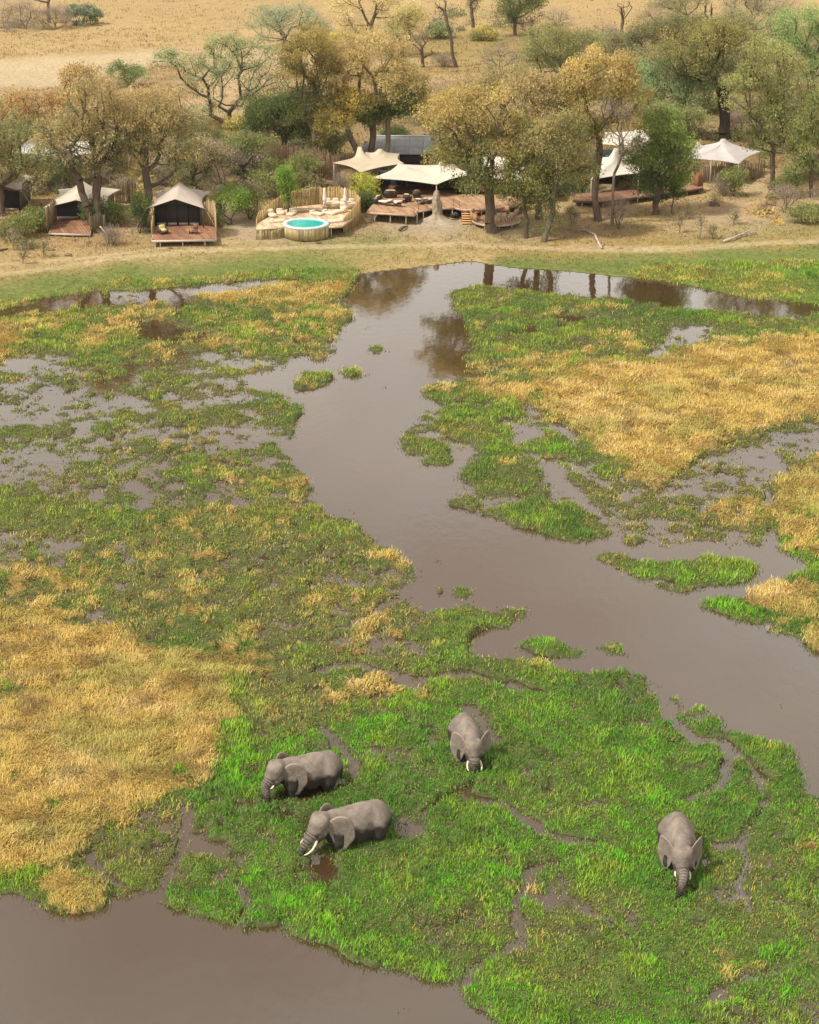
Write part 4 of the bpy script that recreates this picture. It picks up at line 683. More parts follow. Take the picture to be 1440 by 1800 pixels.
def tent(label, fx0, fx1, eave_y, gable, peak, back, base_y, deckpoly, deckh, canvas, flip=False, interior=DK, decklabel='', mesh_panels=4, screens=()):
    root, z = deck('tent_deck', decklabel, deckpoly, deckh, RED, rim=(.5, .42, .36), posts=12)
    fl, fr = G(fx0, base_y, z), G(fx1, base_y, z); Wd = fr[0]-fl[0]; Y0 = (fl[1]+fr[1])/2; cx = (fl[0]+fr[0])/2; base = np.array([cx, Y0, z]); Dp = Wd*1.15
    tn = thing('safari_tent', label, 'tent', base)
    ez = PV(fx0, eave_y, (Y0-.6,))[2]-z; gzz = PV(*gable, (Y0-.6,))[2]-z; pk = PV(*peak, (Y0+Dp*.42,)); pz = pk[2]-z; pxo = pk[0]-cx
    # body walls
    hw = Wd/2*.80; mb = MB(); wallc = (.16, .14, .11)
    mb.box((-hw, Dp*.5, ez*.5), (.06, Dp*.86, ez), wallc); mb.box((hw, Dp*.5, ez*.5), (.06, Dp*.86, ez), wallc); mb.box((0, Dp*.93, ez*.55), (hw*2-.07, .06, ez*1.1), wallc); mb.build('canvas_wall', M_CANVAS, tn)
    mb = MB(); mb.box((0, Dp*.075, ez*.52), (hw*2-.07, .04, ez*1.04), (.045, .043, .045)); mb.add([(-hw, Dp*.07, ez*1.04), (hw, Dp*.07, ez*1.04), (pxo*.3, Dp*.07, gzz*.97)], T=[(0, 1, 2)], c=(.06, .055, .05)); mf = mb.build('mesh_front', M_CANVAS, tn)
    for k in range(mesh_panels+1):
        xx = -hw+.08+(hw*2-.16)*k/mesh_panels; mb = MB(); mb.box((xx, Dp*.075-.045, ez*.5), (.10, .05, ez), (.02, .018, .016)); mb.build('door_frame', M_POLE, mf)
        if k < mesh_panels:
            mb = MB(); mb.box((xx+(hw*2-.16)/mesh_panels/2, Dp*.075-.04, .17), ((hw*2-.16)/mesh_panels-.2, .03, .26), (.40, .34, .30)); mb.build('lower_panel', M_CANVAS, mf)
    # roof: a hipped fly sheet with a front gable and one raised peak
    nx, ny = 25, 17; V = np.zeros((ny, nx, 3)); hwR = Wd/2*1.02
    for j in range(ny):
        t = j/(ny-1)
        for i in range(nx):
            s = i/(nx-1)*2-1; a = abs(s); prof = (1-a)**.9*(.9+.1*math.cos(a*3)); rid = lerp(gzz, pz, math.sin(min(t/.42, 1)*math.pi/2)**1.6) if t < .42 else lerp(pz, ez+.75*(pz-ez)*.25, ((t-.42)/.58)**.75)
            pull = .10*math.sin(t*math.pi)*a**3*Wd; shift = pxo*math.sin(min(t/.42, 1)*math.pi/2) if t < .42 else pxo*(1-.5*(t-.42)/.58)
            side = ez+(.28 if 0 < t < 1 else 0)*math.sin(t*math.pi)*.6; con = (1-a)**1.25 if 0.15 < t < .9 else (1-a)
            sagf = a**2*(1-a)*.9*math.sin(t*math.pi)
            V[j, i] = (s*(hwR-pull)+shift*(1-a), -.7+t*(Dp+.9)+(-.25*a*(1-t)), lerp(side, rid, con*.55+(1-a)*.45)-sagf*.4)
    top = V.reshape(-1, 3); n = len(top); bot = top-np.array([0, 0, .05]); id_ = np.arange(n).reshape(ny, nx); Qd = np.stack([id_[:-1, :-1], id_[:-1, 1:], id_[1:, 1:], id_[1:, :-1]], -1).reshape(-1, 4)
    bd = np.concatenate([id_[0], id_[1:, -1], id_[-1, -2::-1], id_[-2:0:-1, 0]]); bn_ = np.roll(bd, -1); side = np.stack([bd, bd+n, bn_+n, bn_], -1)
    mk('roof', np.concatenate([top, bot]), [Qd, Qd[:, ::-1]+n, side], M_CANVAS, tn, np.array(canvas), True)
    for sx in (-1, 1):
        mb = MB(); mb.tube([(sx*hwR*.93, -.75, 0), (sx*hwR*.93, -.75, ez+.02)], .06, 6, (.10, .08, .06)); mb.build('pole', M_POLE, tn)
        mb = MB(); mb.tube([(sx*hwR, -.7, ez-.03), (sx*(hwR+1.6), -1.4, -deckh+.1)], .018, 4, (.5, .45, .38)); mb.build('guy_rope', M_POLE, tn)
    for scr in screens: pole_fence('pole_screen', None, scr[0], scr[1], scr[2], parent=tn, seed=int(fx0)+len(scr[0]), step=.13)
    return tn, z
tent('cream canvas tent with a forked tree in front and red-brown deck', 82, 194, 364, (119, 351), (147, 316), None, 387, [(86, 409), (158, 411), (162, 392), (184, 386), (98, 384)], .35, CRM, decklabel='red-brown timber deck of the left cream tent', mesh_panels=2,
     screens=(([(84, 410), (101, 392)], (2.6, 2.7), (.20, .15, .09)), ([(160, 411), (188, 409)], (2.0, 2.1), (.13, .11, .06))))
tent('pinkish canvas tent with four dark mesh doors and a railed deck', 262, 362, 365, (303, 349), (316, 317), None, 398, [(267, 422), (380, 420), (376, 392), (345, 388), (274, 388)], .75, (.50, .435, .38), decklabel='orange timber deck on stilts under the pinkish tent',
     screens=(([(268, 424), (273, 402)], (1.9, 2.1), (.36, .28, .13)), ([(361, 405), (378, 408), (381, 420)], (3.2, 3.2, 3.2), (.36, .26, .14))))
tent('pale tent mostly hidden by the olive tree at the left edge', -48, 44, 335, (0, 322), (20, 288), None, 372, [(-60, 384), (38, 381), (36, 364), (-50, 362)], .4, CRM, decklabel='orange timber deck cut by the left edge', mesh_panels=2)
def chair_on(label, p, rz, col=(.5, .42, .25), frame=(.08, .06, .05), kind='lounge', group=None):
    t = thing({'lounge': 'sun_lounger', 'arm': 'armchair', 'bag': 'beanbag_lounger', 'bed': 'daybed', 'pouf': 'floor_cushion', 'table': 'low_table', 'stool': 'deck_chair'}[kind], label, {'lounge': 'sun lounger', 'arm': 'armchair', 'bag': 'beanbag', 'bed': 'daybed', 'pouf': 'cushion', 'table': 'table', 'stool': 'chair'}[kind], p, rz, group)
    c = np.array(col)
    if kind == 'lounge':
        MB().box((0, 0, .3), (.7, 1.3, .08), frame).box((0, .86, .47), (.7, .62, .07), frame, rx=.6).build('frame', M_POLE, t)
        MB().ell((0, -.05, .39), (.33, .62, .09), c, p=.5).ell((0, .82, .60), (.32, .30, .09), c*.95, p=.5).build('cushion', M_FAB, t, True)
        for sx in (-1, 1):
            for sy in (-.55, .5): MB().box((sx*.3, sy, .13), (.06, .06, .26), frame).build('leg', M_POLE, t)
    elif kind == 'arm':
        MB().box((0, 0, .25), (.85, .8, .2), frame).box((0, .4, .58), (.85, .12, .6), frame, rx=-.2).box((-.42, 0, .42), (.1, .75, .36), frame).box((.42, 0, .42), (.1, .75, .36), frame).build('frame', M_POLE, t)
        MB().ell((0, -.05, .44), (.33, .36, .12), c, p=.5).build('seat_cushion', M_FAB, t, True); MB().ell((0, .25, .68), (.33, .12, .26), c*1.05, p=.5).build('back_cushion', M_FAB, t, True)
        for sx in (-1, 1):
            for sy in (-1, 1): MB().box((sx*.36, sy*.33, .08), (.07, .07, .16), frame).build('leg', M_POLE, t)
    elif kind == 'bag':
        MB().ell((0, 0, .17), (.42, .85, .17), c, p=.4).build('seat', M_FAB, t, True); MB().ell((0, .62, .40), (.42, .34, .28), c*1.03, p=.55).build('backrest', M_FAB, t, True)
    elif kind == 'bed':
        MB().box((0, 0, .25), (1.9, 1.3, .46), (.36, .28, .18)).build('base', M_POLE, t); MB().ell((0, 0, .58), (.95, .64, .14), c, p=.35).build('mattress', M_FAB, t, True)
        for sx in (-1, 1): MB().ell((sx*.45, .45, .80), (.36, .16, .20), c*1.06, p=.6).build('pillow', M_FAB, t, True)
    elif kind == 'pouf':
        MB().ell((0, 0, .13), (.42, .85, .13), c, p=.3).build('seat', M_FAB, t, True); MB().ell((0, .62, .30), (.38, .18, .12), c*1.05, p=.5).build('bolster', M_FAB, t, True)
    elif kind == 'table':
        MB().ell((0, 0, .40), (.5, .5, .035), c, p=.6).build('tabletop', M_POLE, t, True)
        for k in range(3): a = k*2.1; MB().tube([(math.cos(a)*.34, math.sin(a)*.34, 0), (math.cos(a)*.28, math.sin(a)*.28, .39)], .03, 5, frame).build('leg', M_POLE, t)
    elif kind == 'stool':
        MB().box((0, 0, .44), (.5, .5, .06), c).build('seat', M_FAB, t); MB().box((0, .25, .75), (.5, .06, .5), c, rx=-.15).build('backrest', M_FAB, t)
        for sx in (-1, 1):
            for sy in (-1, 1): MB().box((sx*.21, sy*.2, .2), (.05, .05, .41), frame).build('leg', M_POLE, t)
    return t
def on(px, py, z): return G(px, py, z)
zB = GL(267, 422)[2]+.75
chair_on('yellow-cushioned armchair on the deck of the pinkish tent', on(287, 411, zB), .5, (.55, .48, .22), kind='arm')
chair_on('small dark-framed chair beside the table on the deck of the pinkish tent', on(343, 411, zB), -.3, (.2, .1, .06), kind='stool'); chair_on('low wooden table on the deck of the pinkish tent', on(336, 410, zB), 0, (.30, .17, .10), kind='table')
# small dark screen and rear fences
pole_fence('pole_screen', 'small dark pole screen between the two front tents', [(203, 356), (222, 358), (241, 354)], (2.2, 2.4, 2.2), (.11, .075, .05), seed=3)
pole_fence('pole_fence', 'dark brown pole fence behind the pool left of the twin-peaked canopy', [(470, 296), (510, 302), (560, 312), (600, 322)], (3.2, 3.2, 3.4, 3.4), (.15, .095, .06), seed=4, step=.2)
pole_fence('pole_fence', 'brown pole fence under the pale hidden roof at the left', [(150, 305), (190, 312), (228, 308)], (2.8, 2.8, 2.8), (.22, .15, .09), seed=5, step=.2)
pole_fence('pole_fence', 'brown pole fence beneath and beyond the right canopy', [(1205, 318), (1250, 322), (1300, 318), (1345, 312)], (2.3, 2.3, 2.3, 2.2), (.21, .16, .11), seed=6, step=.2)
pole_fence('pole_fence', 'reddish pole fence at the end of the right deck', [(1215, 335), (1226, 338), (1236, 334)], (2.0, 2.1, 2.0), (.26, .13, .07), seed=7)
# pool deck
hP = 1.1; root, zP = deck('pool_deck', 'pale timber pool deck ringed by upright poles', [(451, 401), (455, 391), (468, 384), (490, 372), (515, 364), (560, 359), (600, 361), (624, 366), (632, 374), (600, 396.5), (578, 397.5), (500, 398.5)], hP, (.62, .47, .30), PALE, posts=12)
pole_fence('pole_fence', 'tall curved pole fence round the back of the pool deck', [(452, 410), (455, 404), (470, 396), (492, 383), (516, 378), (560, 373), (600, 375), (624, 381), (633, 392), (622, 400), (603, 410)], (1.6, 1.9, 2.1, 2.4, 2.7, 2.9, 2.9, 2.9, 2.8, 2.2, 1.6), (.38, .27, .13), seed=8, jit=.05)
pole_fence('pole_cladding', 'low skirt of upright poles below the left front edge of the pool deck', [(451, 421), (480, 421), (503, 417)], (.98, .98, .98), (.40, .32, .16), seed=9, jit=.03, cat='cladding')
pc = G(538, 394.5, zP); pr = 2.42; pool = thing('plunge_pool', 'round turquoise plunge pool clad in upright poles', 'pool', (pc[0], pc[1], zP-hP-.1))
mb = MB(); K = 96; rr = np.random.default_rng(4)
for k in range(K):
    a = 2*math.pi*k/K; c = np.array([.42, .34, .18])*rr.uniform(.7, 1.3); mb.tube([(math.cos(a)*pr, math.sin(a)*pr, 0), (math.cos(a)*pr, math.sin(a)*pr, hP+.12+rr.uniform(-.02, .02))], .075, 5, c)
mb.build('pole_cladding', M_POLE, pool)
def ringmesh(r0, r1, z0, z1, n=64):
    V = []; Q = []
    for k in range(n):
        a = 2*math.pi*k/n
        for (r_, z_) in ((r0, z1), (r1, z1), (r1, z0), (r0, z0)): V.append((math.cos(a)*r_, math.sin(a)*r_, z_))
    for k in range(n):
        for j in range(4): Q.append((k*4+j, k*4+(j+1) % 4, ((k+1) % n)*4+(j+1) % 4, ((k+1) % n)*4+j))
    return V, Q
V, Qd = ringmesh(1.95, pr+.06, hP+.10, hP+.28); mk('rim', V, Qd, M_MET, pool, np.array([.50, .62, .62]))
V = [(math.cos(2*math.pi*k/48)*1.9, math.sin(2*math.pi*k/48)*1.98, hP+.19) for k in range(48)]+[(0, 0, hP+.19)]
M_POOL = mat('pool_water', (.02, .42, .36), rough=.08, spec=.5, bump=.15, bscale=4, nscale=.8, namt=.12)
mk('water_surface', V, [(k, (k+1) % 48, 48) for k in range(48)], M_POOL, pool)
bags = [(478, 380, .4, 'bag', 'large grey-beige beanbag lounger at the left of the pool'), (488, 390, 1.9, 'pouf', 'flat beige cushion on the deck between the beanbag and the pool'), (493, 375, .2, 'pouf', 'beige floor cushion behind the large beanbag'), (513, 377, -.3, 'pouf', 'beige floor cushion right of the deck tree'),
        (557, 377, .9, 'pouf', 'beige cushion lounger nearest behind the pool'), (579, 376, .9, 'pouf', 'beige cushion lounger below the closed white parasol'), (597, 374, -.9, 'bag', 'beige beanbag lounger in the middle of the right side'), (591, 390, -1.2, 'pouf', 'flat beige lounger by the right rim of the pool'),
        (583, 365, 0, 'bed', 'pale daybed right of the first closed parasol'), (612, 366, .1, 'bed', 'pale daybed beneath the second closed parasol')]
for i, (a, b, rz, k, lb) in enumerate(bags): chair_on(lb, on(a, b, zP), rz, (.58, .50, .38), kind=k, group='loungers on the pool deck')
MBx = MB()
t = thing('low_bench', 'long low wooden bench behind the pool', 'bench', on(535, 372, zP), 0); MB().box((0, 0, .30), (3.6, .55, .1), (.52, .42, .27)).build('seat', M_POLE, t); 
for sx in (-1.4, 0, 1.4): MB().box((sx, 0, .12), (.15, .45, .25), (.4, .3, .2)).build('leg', M_POLE, t)
for i, (a, b, lb) in enumerate(((571, 368, 'closed white parasol in the middle of the pool deck'), (607, 368, 'closed white parasol near the right fence of the pool deck'))):
    t = thing('closed_parasol', lb, 'parasol', on(a, b, zP), 0, 'closed parasols on the pool deck'); MB().tube([(0, 0, 0), (0, 0, 2.4)], .035, 6, (.4, .3, .2)).build('pole', M_POLE, t)
    MB().tube([(0, 0, .85), (.02, 0, 1.1), (0, .02, 1.5), (0, 0, 1.95), (0, 0, 2.2), (0, 0, 2.42)], [.20, .25, .20, .12, .15, .03], 9, (.72, .68, .62)).build('canopy', M_CANVAS, t, True); MB().box((0, 0, .05), (.55, .55, .1), (.3, .3, .3)).build('base', M_MET, t)
# small tree growing through the pool deck
T('small green tree growing through the pool deck', 505, 392, [(505, 325, 16, 20), (510, 352, 8, 6), (500, 305, 12, 10)], GREEN, n=40, leaves=60, tr=.12, fork=.55, bark=(.12, .07, .04), seed=50, rc=.6, ls=(.3, .12))
# main lodge deck
hM = 1.15; root, zM = deck('main_deck', 'orange timber main deck on stilts before the white canopy', [(645, 372), (729, 377), (735, 370), (765, 365), (800, 364), (813, 367), (860, 366), (905, 360), (930, 350), (880, 342), (760, 340), (690, 342), (663, 350)], hM, (.40, .26, .155), (.52, .38, .28), posts=26)
def rail(label, pts, z, h=.9):
    W = [G(px, py, z) for px, py in pts]; base = W[0]; t = thing('deck_railing', label, 'railing', base); L_ = [w_-base for w_ in W]
    MB().tube([l_+np.array([0, 0, h]) for l_ in L_], .03, 5, (.5, .36, .24)).build('handrail', M_POLE, t)
    for a, b in zip(L_[:-1], L_[1:]):
        k = max(1, int(np.linalg.norm(b-a)/1.1))
        for i in range(k): p = lerp(a, b, i/k); MB().tube([p, p+np.array([0, 0, h])], .03, 5, (.22, .12, .07)).build('post', M_POLE, t)
rail('thin timber railing at the right corner of the main deck', [(728, 376), (736, 369), (765, 364)], zM); rail('curved timber railing between the clay spire and the steps', [(777, 363), (797, 362), (808, 366), (813, 372)], zM)
fd, zF = deck('fire_pit_deck', 'round sunken timber fire pit deck behind the great trunk', [(872+42*math.cos(a), 385+10*math.sin(a)) for a in np.linspace(0, 2*math.pi, 24)[:-1]], .45, (.42, .275, .165), (.55, .45, .34), posts=10)
# fire pit: slatted back wall and chairs
c0 = G(872, 383, zF); t = thing('bench_wall', 'curved timber bench wall round the fire pit deck', 'bench', c0); mb = MB()
for a in np.linspace(math.radians(60), math.radians(215), 26): mb.box((2.75*math.cos(a), 2.75*math.sin(a)*.95, .4), (.34, .09, .8), np.array([.52, .33, .17])*random.Random(int(a*100)).uniform(.8, 1.15), rz=a+math.pi/2)
mb.build('slat_wall', M_POLE, t); mb = MB()
for a in np.linspace(math.radians(60), math.radians(215), 26): mb.box((2.35*math.cos(a), 2.35*math.sin(a)*.95, .40), (.31, .5, .06), (.42, .17, .08), rz=a+math.pi/2)
mb.build('seat', M_POLE, t)
t = thing('fire_pit', 'round dark iron fire pit on the sunken deck', 'fire pit', G(880, 381, zF)); MB().tube([(0, 0, .02), (0, 0, .25), (0, 0, .42)], [.4, .5, .68], 14, (.03, .025, .03)).build('bowl', M_MET, t)
for i, (a, b) in enumerate(((857, 388), (877, 389), (885, 389), (897, 388), (904, 383), (908, 378))):
    chair_on(('pale deck chair left of the great trunk at the fire pit', 'pale deck chair just right of the great trunk', 'pale deck chair third round the front of the fire pit', 'pale deck chair at the front right of the fire pit', 'pale deck chair on the right side of the fire pit', 'pale deck chair at the right back of the fire pit')[i], G(a, b, zF), math.pi+(.1, 0, .1, .4, .9, 1.4)[i], (.62, .50, .36), (.3, .2, .12), kind='stool', group='chairs round the fire pit')
st = thing('wooden_steps', 'wide orange wooden steps from the main deck to the ground', 'steps', GL(826, 395)); w0 = G(811, 372, zM); w1 = G(838, 372, zM); wd = w1[0]-w0[0]
for i in range(6): MB().box((0, .25+i*.42, .14+i*.165), (wd, .40, .06), (.56, .33, .16)).build('tread', M_POLE, st)
for sx in (-1, 1): MB().add(np.array([(sx*wd/2, 0, 0), (sx*wd/2, 2.7, 0), (sx*wd/2, 2.7, 1.1), (sx*wd/2, .2, .12), (sx*(wd/2-.06), 0, 0), (sx*(wd/2-.06), 2.7, 0), (sx*(wd/2-.06), 2.7, 1.1), (sx*(wd/2-.06), .2, .12)]), [(0, 1, 2, 3), (7, 6, 5, 4), (0, 4, 5, 1), (1, 5, 6, 2), (2, 6, 7, 3), (3, 7, 4, 0)], c=(.36, .2, .1)).build('stringer', M_POLE, st)
for a, b, rz, k, c, lb in ((675, 360, -2.2, 'lounge', (.62, .58, .54), 'white-cushioned lounger at the left front of the main deck'), (696, 361, -2.6, 'lounge', (.62, .58, .54), 'white-cushioned lounger at the middle front of the main deck'), (662, 357, -2.3, 'arm', (.6, .52, .38), 'cream armchair at the left end of the main deck'), (716, 354, 2.9, 'arm', (.60, .54, .42), 'cream armchair behind the middle lounger'),
                       (683, 347, 3.1, 'arm', (.55, .48, .34), 'round-backed cream chair in the shade of the white canopy, left one'), (691, 347, 3.1, 'arm', (.55, .48, .34), 'round-backed cream chair in the shade of the white canopy, right one'), (705, 356, 0, 'table', (.3, .17, .1), 'low dark table between the chairs on the main deck'), (742, 357, 2.6, 'lounge', (.6, .55, .48), 'pale lounger left of the clay spire'), (754, 356, 2.6, 'lounge', (.5, .46, .42), 'grey lounger beside the clay spire'), (733, 347, 3.1, 'arm', (.30, .13, .07), 'brown leather armchair under the edge of the white canopy')):
    chair_on(lb, G(a, b, zM), rz, c, kind=k)
# lodge back wall (dark interior) and canopies
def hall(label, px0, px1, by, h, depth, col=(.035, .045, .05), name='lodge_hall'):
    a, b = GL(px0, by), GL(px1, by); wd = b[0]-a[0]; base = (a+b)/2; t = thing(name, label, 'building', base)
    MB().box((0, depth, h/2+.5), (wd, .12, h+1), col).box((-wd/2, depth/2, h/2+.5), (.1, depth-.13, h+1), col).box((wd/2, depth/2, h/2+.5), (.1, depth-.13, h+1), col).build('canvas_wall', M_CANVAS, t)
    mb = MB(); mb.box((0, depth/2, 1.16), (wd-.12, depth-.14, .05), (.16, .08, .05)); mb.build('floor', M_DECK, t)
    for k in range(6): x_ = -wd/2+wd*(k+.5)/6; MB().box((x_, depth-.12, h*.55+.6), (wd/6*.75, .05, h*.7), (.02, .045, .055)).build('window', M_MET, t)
    return t
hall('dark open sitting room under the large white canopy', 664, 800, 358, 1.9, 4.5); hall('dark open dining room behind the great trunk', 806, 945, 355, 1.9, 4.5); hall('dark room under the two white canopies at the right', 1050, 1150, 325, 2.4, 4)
canopy('stretch_canopy', 'cream twin-peaked canopy left of the grey roof', [(585, 286, 330), (634, 303, 344), (711, 287, 322), (703, 270, 300), (640, 270, 298)], [(633, 258, 312), (668, 262, 310)], (.56, .485, .36), scal=.13)
canopy('stretch_canopy', 'large bright white canopy over the main deck', [(652, 313, 362), (768, 324, 366), (832, 306, 362), (800, 288, 325), (700, 288, 325)], [(775, 284, 345), (715, 292, 345)], (.60, .55, .46), scal=.10)
canopy('stretch_canopy', 'white canopy seen through the crown of the great spreading tree', [(834, 307, 360), (900, 322, 362), (975, 318, 358), (995, 285, 325), (850, 275, 322)], [(900, 268, 340), (950, 275, 340)], (.64, .60, .52), scal=.1)
canopy('stretch_canopy', 'lower white canopy behind the straight dark trunk', [(1038, 316, 352), (1124, 304, 348), (1160, 292, 335), (1120, 272, 318), (1050, 276, 318)], [(1083, 261, 335)], (.60, .56, .49), scal=.12)
canopy('stretch_canopy', 'upper white canopy just left of the dense bright green tree', [(1048, 252, 292), (1105, 259, 298), (1150, 247, 292), (1140, 228, 272), (1062, 232, 272)], [(1120, 227, 284)], (.64, .60, .53), scal=.1)
canopy('stretch_canopy', 'pale grey twin-peaked canopy on the right with a long pointed wing', [(1205, 279, 322), (1250, 281, 324), (1300, 288, 328), (1339, 266, 306), (1290, 262, 292), (1215, 262, 294)], [(1227, 250, 308), (1272, 244, 310)], (.52, .48, .465), scal=.10)
canopy('stretch_canopy', 'long pale roof glimpsed through the ochre trees at the left', [(18, 268, 308), (110, 276, 312), (228, 262, 306), (205, 246, 286), (30, 250, 288)], [(60, 250, 298), (170, 247, 296)], (.58, .58, .55), scal=.06)
# grey-roofed building
def roofed():
    a = PV(626, 250, 286); b = PV(700, 274, 300); c = PV(748, 262, 292); d = PV(690, 229, (GL(700, 268)[1]+5,)); base = GL(680, 290)
    t = thing('grey_roofed_building', 'long building with a low grey sheet roof behind the cream canopy', 'building', base)
    r0 = PV(628, 247, 284); r1 = PV(722, 270, 291); r2 = PV(790, 262, 287); e0 = PV(683, 227, 262); e1 = PV(765, 236, 262)
    r0, r1, e0, e1 = np.array([r0, r1, e0, e1])-base; W_ = (r1-r0)
    x0, x1 = r0[0], r1[0]+3; yF = -.5; dp = 9; ze = r1[2]; 
    for (s0, s1, lab) in ((0, 1, 'roof'),):
        zr = ze+1.3; mb = MB(); P = np.array([(x0-.4, yF, ze), (x1, yF, ze), (x1-.5, yF+dp/2, zr), (x0+2.2, yF+dp/2, zr), (x1, yF+dp, ze), (x0+2.6, yF+dp, ze)])
        lo = P-np.array([0, 0, .12]); mb.add(np.concatenate([P, lo]), [(0, 1, 2, 3), (3, 2, 4, 5), (9, 8, 7, 6), (11, 10, 8, 9), (0, 6, 7, 1), (1, 7, 8, 2), (2, 8, 10, 4), (4, 10, 11, 5)], [(0, 3, 5), (6, 11, 9), ], c=(.27, .29, .29)); mb.add([P[0], P[5], lo[5], lo[0]], [(0, 1, 2, 3)], c=(.27, .29, .29)); mb.build('roof', mat('sheet_roof', attr='Col', rough=.6, nscale=1.2, namt=.22), t)
    mb = MB(); mb.tube([P[3]+np.array([0, 0, .05]), P[2]+np.array([0, 0, .05])], .10, 6, (.5, .52, .5)).build('ridge_cap', M_MET, t)
    for k in range(5):
        xx = lerp(x0+.5, x1-.6, (k+.5)/5); mb = MB(); mb.tube([(xx, yF+.02, ze+.05), (xx+.3, yF+dp/2, zr+.05)], .035, 5, (.42, .45, .44)); mb.build('roof_seam', M_MET, t)
    MB().box(((x0+x1)/2, yF+dp/2, (ze-.1)/2), (x1-x0-1.5, dp-1, ze-.12), (.05, .045, .04)).build('wall', M_CANVAS, t)
roofed()
# right deck
deck('walkway_deck', 'long low timber deck curving under the white canopies', [(1008, 352), (1060, 354), (1120, 346), (1180, 338), (1236, 330), (1232, 322), (1150, 326), (1060, 335), (1010, 342)], .7, (.28, .165, .105), (.14, .09, .06), posts=16)
deck('side_deck', 'narrow timber step beside the left tent', [(55, 383), (84, 381), (84, 373), (62, 374)], .5, (.5, .38, .25), PALE, posts=5)
# termite mound
def mound():
    base = GL(768, 392); me = []; nz, na = 30, 40; rr = np.random.default_rng(2)
    prof = [(0, 3.0), (.10, 2.3), (.25, 1.7), (.42, 1.15), (.6, .75), (.8, .50), (1.2, .46), (1.8, .42), (2.3, .38), (2.7, .30), (2.95, .22), (3.08, .05)]
    zs = np.linspace(0, 3.08, nz); rs = np.interp(zs, [p[0] for p in prof], [p[1] for p in prof]); V = []
    for i in range(nz):
        for j in range(na):
            a = 2*math.pi*j/na; nzv = float(fbm(np.array([math.cos(a)*1.6+5]), np.array([math.sin(a)*1.6+zs[i]*1.3]), 1.0, 3, 5)[0]); ra = rs[i]*(1+nzv*.6)
            V.append((math.cos(a)*ra*1.0+.06*math.sin(zs[i]*2), math.sin(a)*ra*.85+.5, zs[i]-.12+(nzv*.1 if i < nz-1 else 0)))
    Q = [(i*na+j, i*na+(j+1) % na, (i+1)*na+(j+1) % na, (i+1)*na+j) for i in range(nz-1) for j in range(na)]; V.append((0.0, .5, 3.0)); T_ = [((nz-1)*na+j, (nz-1)*na+(j+1) % na, nz*na) for j in range(na)]
    V = [(a_, b_, c_*1.2) for a_, b_, c_ in V]; o = mk('termite_mound', V, [Q, T_], M_DIRT, col=np.array([.33, .27, .20]), smooth=True); o.location = base; tag(o, 'grey clay termite spire rising from a rounded mound before the main deck', 'termite mound')
mound()
def log(name, label, pts, r, col=(.42, .36, .30), side=()):
    W = [GL(px, py, dz) for px, py, dz in pts]; base = W[0]; mb = MB(); mb.tube([w_-base for w_ in W], np.linspace(r, r*.45, len(W)), 7, col)
    for s in side:
        Ws = [GL(px, py, dz)-base for px, py, dz in s]; mb.tube(Ws, np.linspace(r*.5, r*.2, len(Ws)), 5, col)
    o = mb.build(name, M_BARK, smooth=True); o.location = base; tag(o, label, 'log')
log('fallen_branch', 'bleached fallen branch on the bank at the right', [(1272, 424, .1), (1290, 418, .25), (1302, 412, .3), (1330, 409, .15)], .16, side=(((1302, 412, .3), (1318, 405, .5), (1322, 398, .9)), ((1310, 411, .2), (1322, 414, .1))))
log('fallen_branch', 'bent pale fallen branch below the grove right of the pale twin trunk', [(1058, 436, .1), (1052, 425, .3), (1046, 412, .25), (1030, 404, .15), (1010, 405, .1)], .14, side=(((1058, 432, .1), (1064, 428, .1)),))
log('fallen_branch', 'dark dead wood lying before the main deck', [(702, 405, .1), (708, 400, .3), (716, 398, .15)], .2, (.10, .08, .07))
log('fallen_branch', 'pale broken branch at the foot of the forked trunks', [(176, 398, .9), (186, 410, .5), (196, 432, .1)], .09)
log('fallen_branch', 'dark rotting stump beside the clay spire', [(795, 380, .1), (802, 376, .5), (808, 380, .2)], .35, (.07, .055, .05))
log('fallen_branch', 'short dark log on the bank at the left edge', [(0, 440, .1), (14, 437, .12)], .14, (.08, .06, .05))
rr = np.random.default_rng(77)
for a, b, lb in ((90, 440, 'brown earth clod on the bank below the left cream tent'), (120, 449, 'reddish earth clod lying just above the pale track at the left'), (300, 437, 'small clod below the stilts of the pinkish tent'), (560, 428, 'small grey clod below the plunge pool'), (1092, 437, 'brown clod right of the bent pale fallen branch'), (1130, 420, 'clod on the bare patch below the bright green tree'), (1360, 385, 'dark clod on the bank above the right fallen branch'), (655, 430, 'clod on the bank left of the dark dead wood')):
    p = GL(a, b); s = rr.uniform(.12, .3); mb = MB(); mb.ell((0, 0, s*.3), (s*1.6, s, s*.6), np.array([.22, .15, .09])*rr.uniform(.6, 1.5), nu=7, nv=5); v = mb.v[0]; v += rr.normal(0, s*.12, v.shape); o = mb.build('clod', M_DIRT, None, False); o.location = p
    tag(o, lb, 'clod', 'clods of earth on the bank')

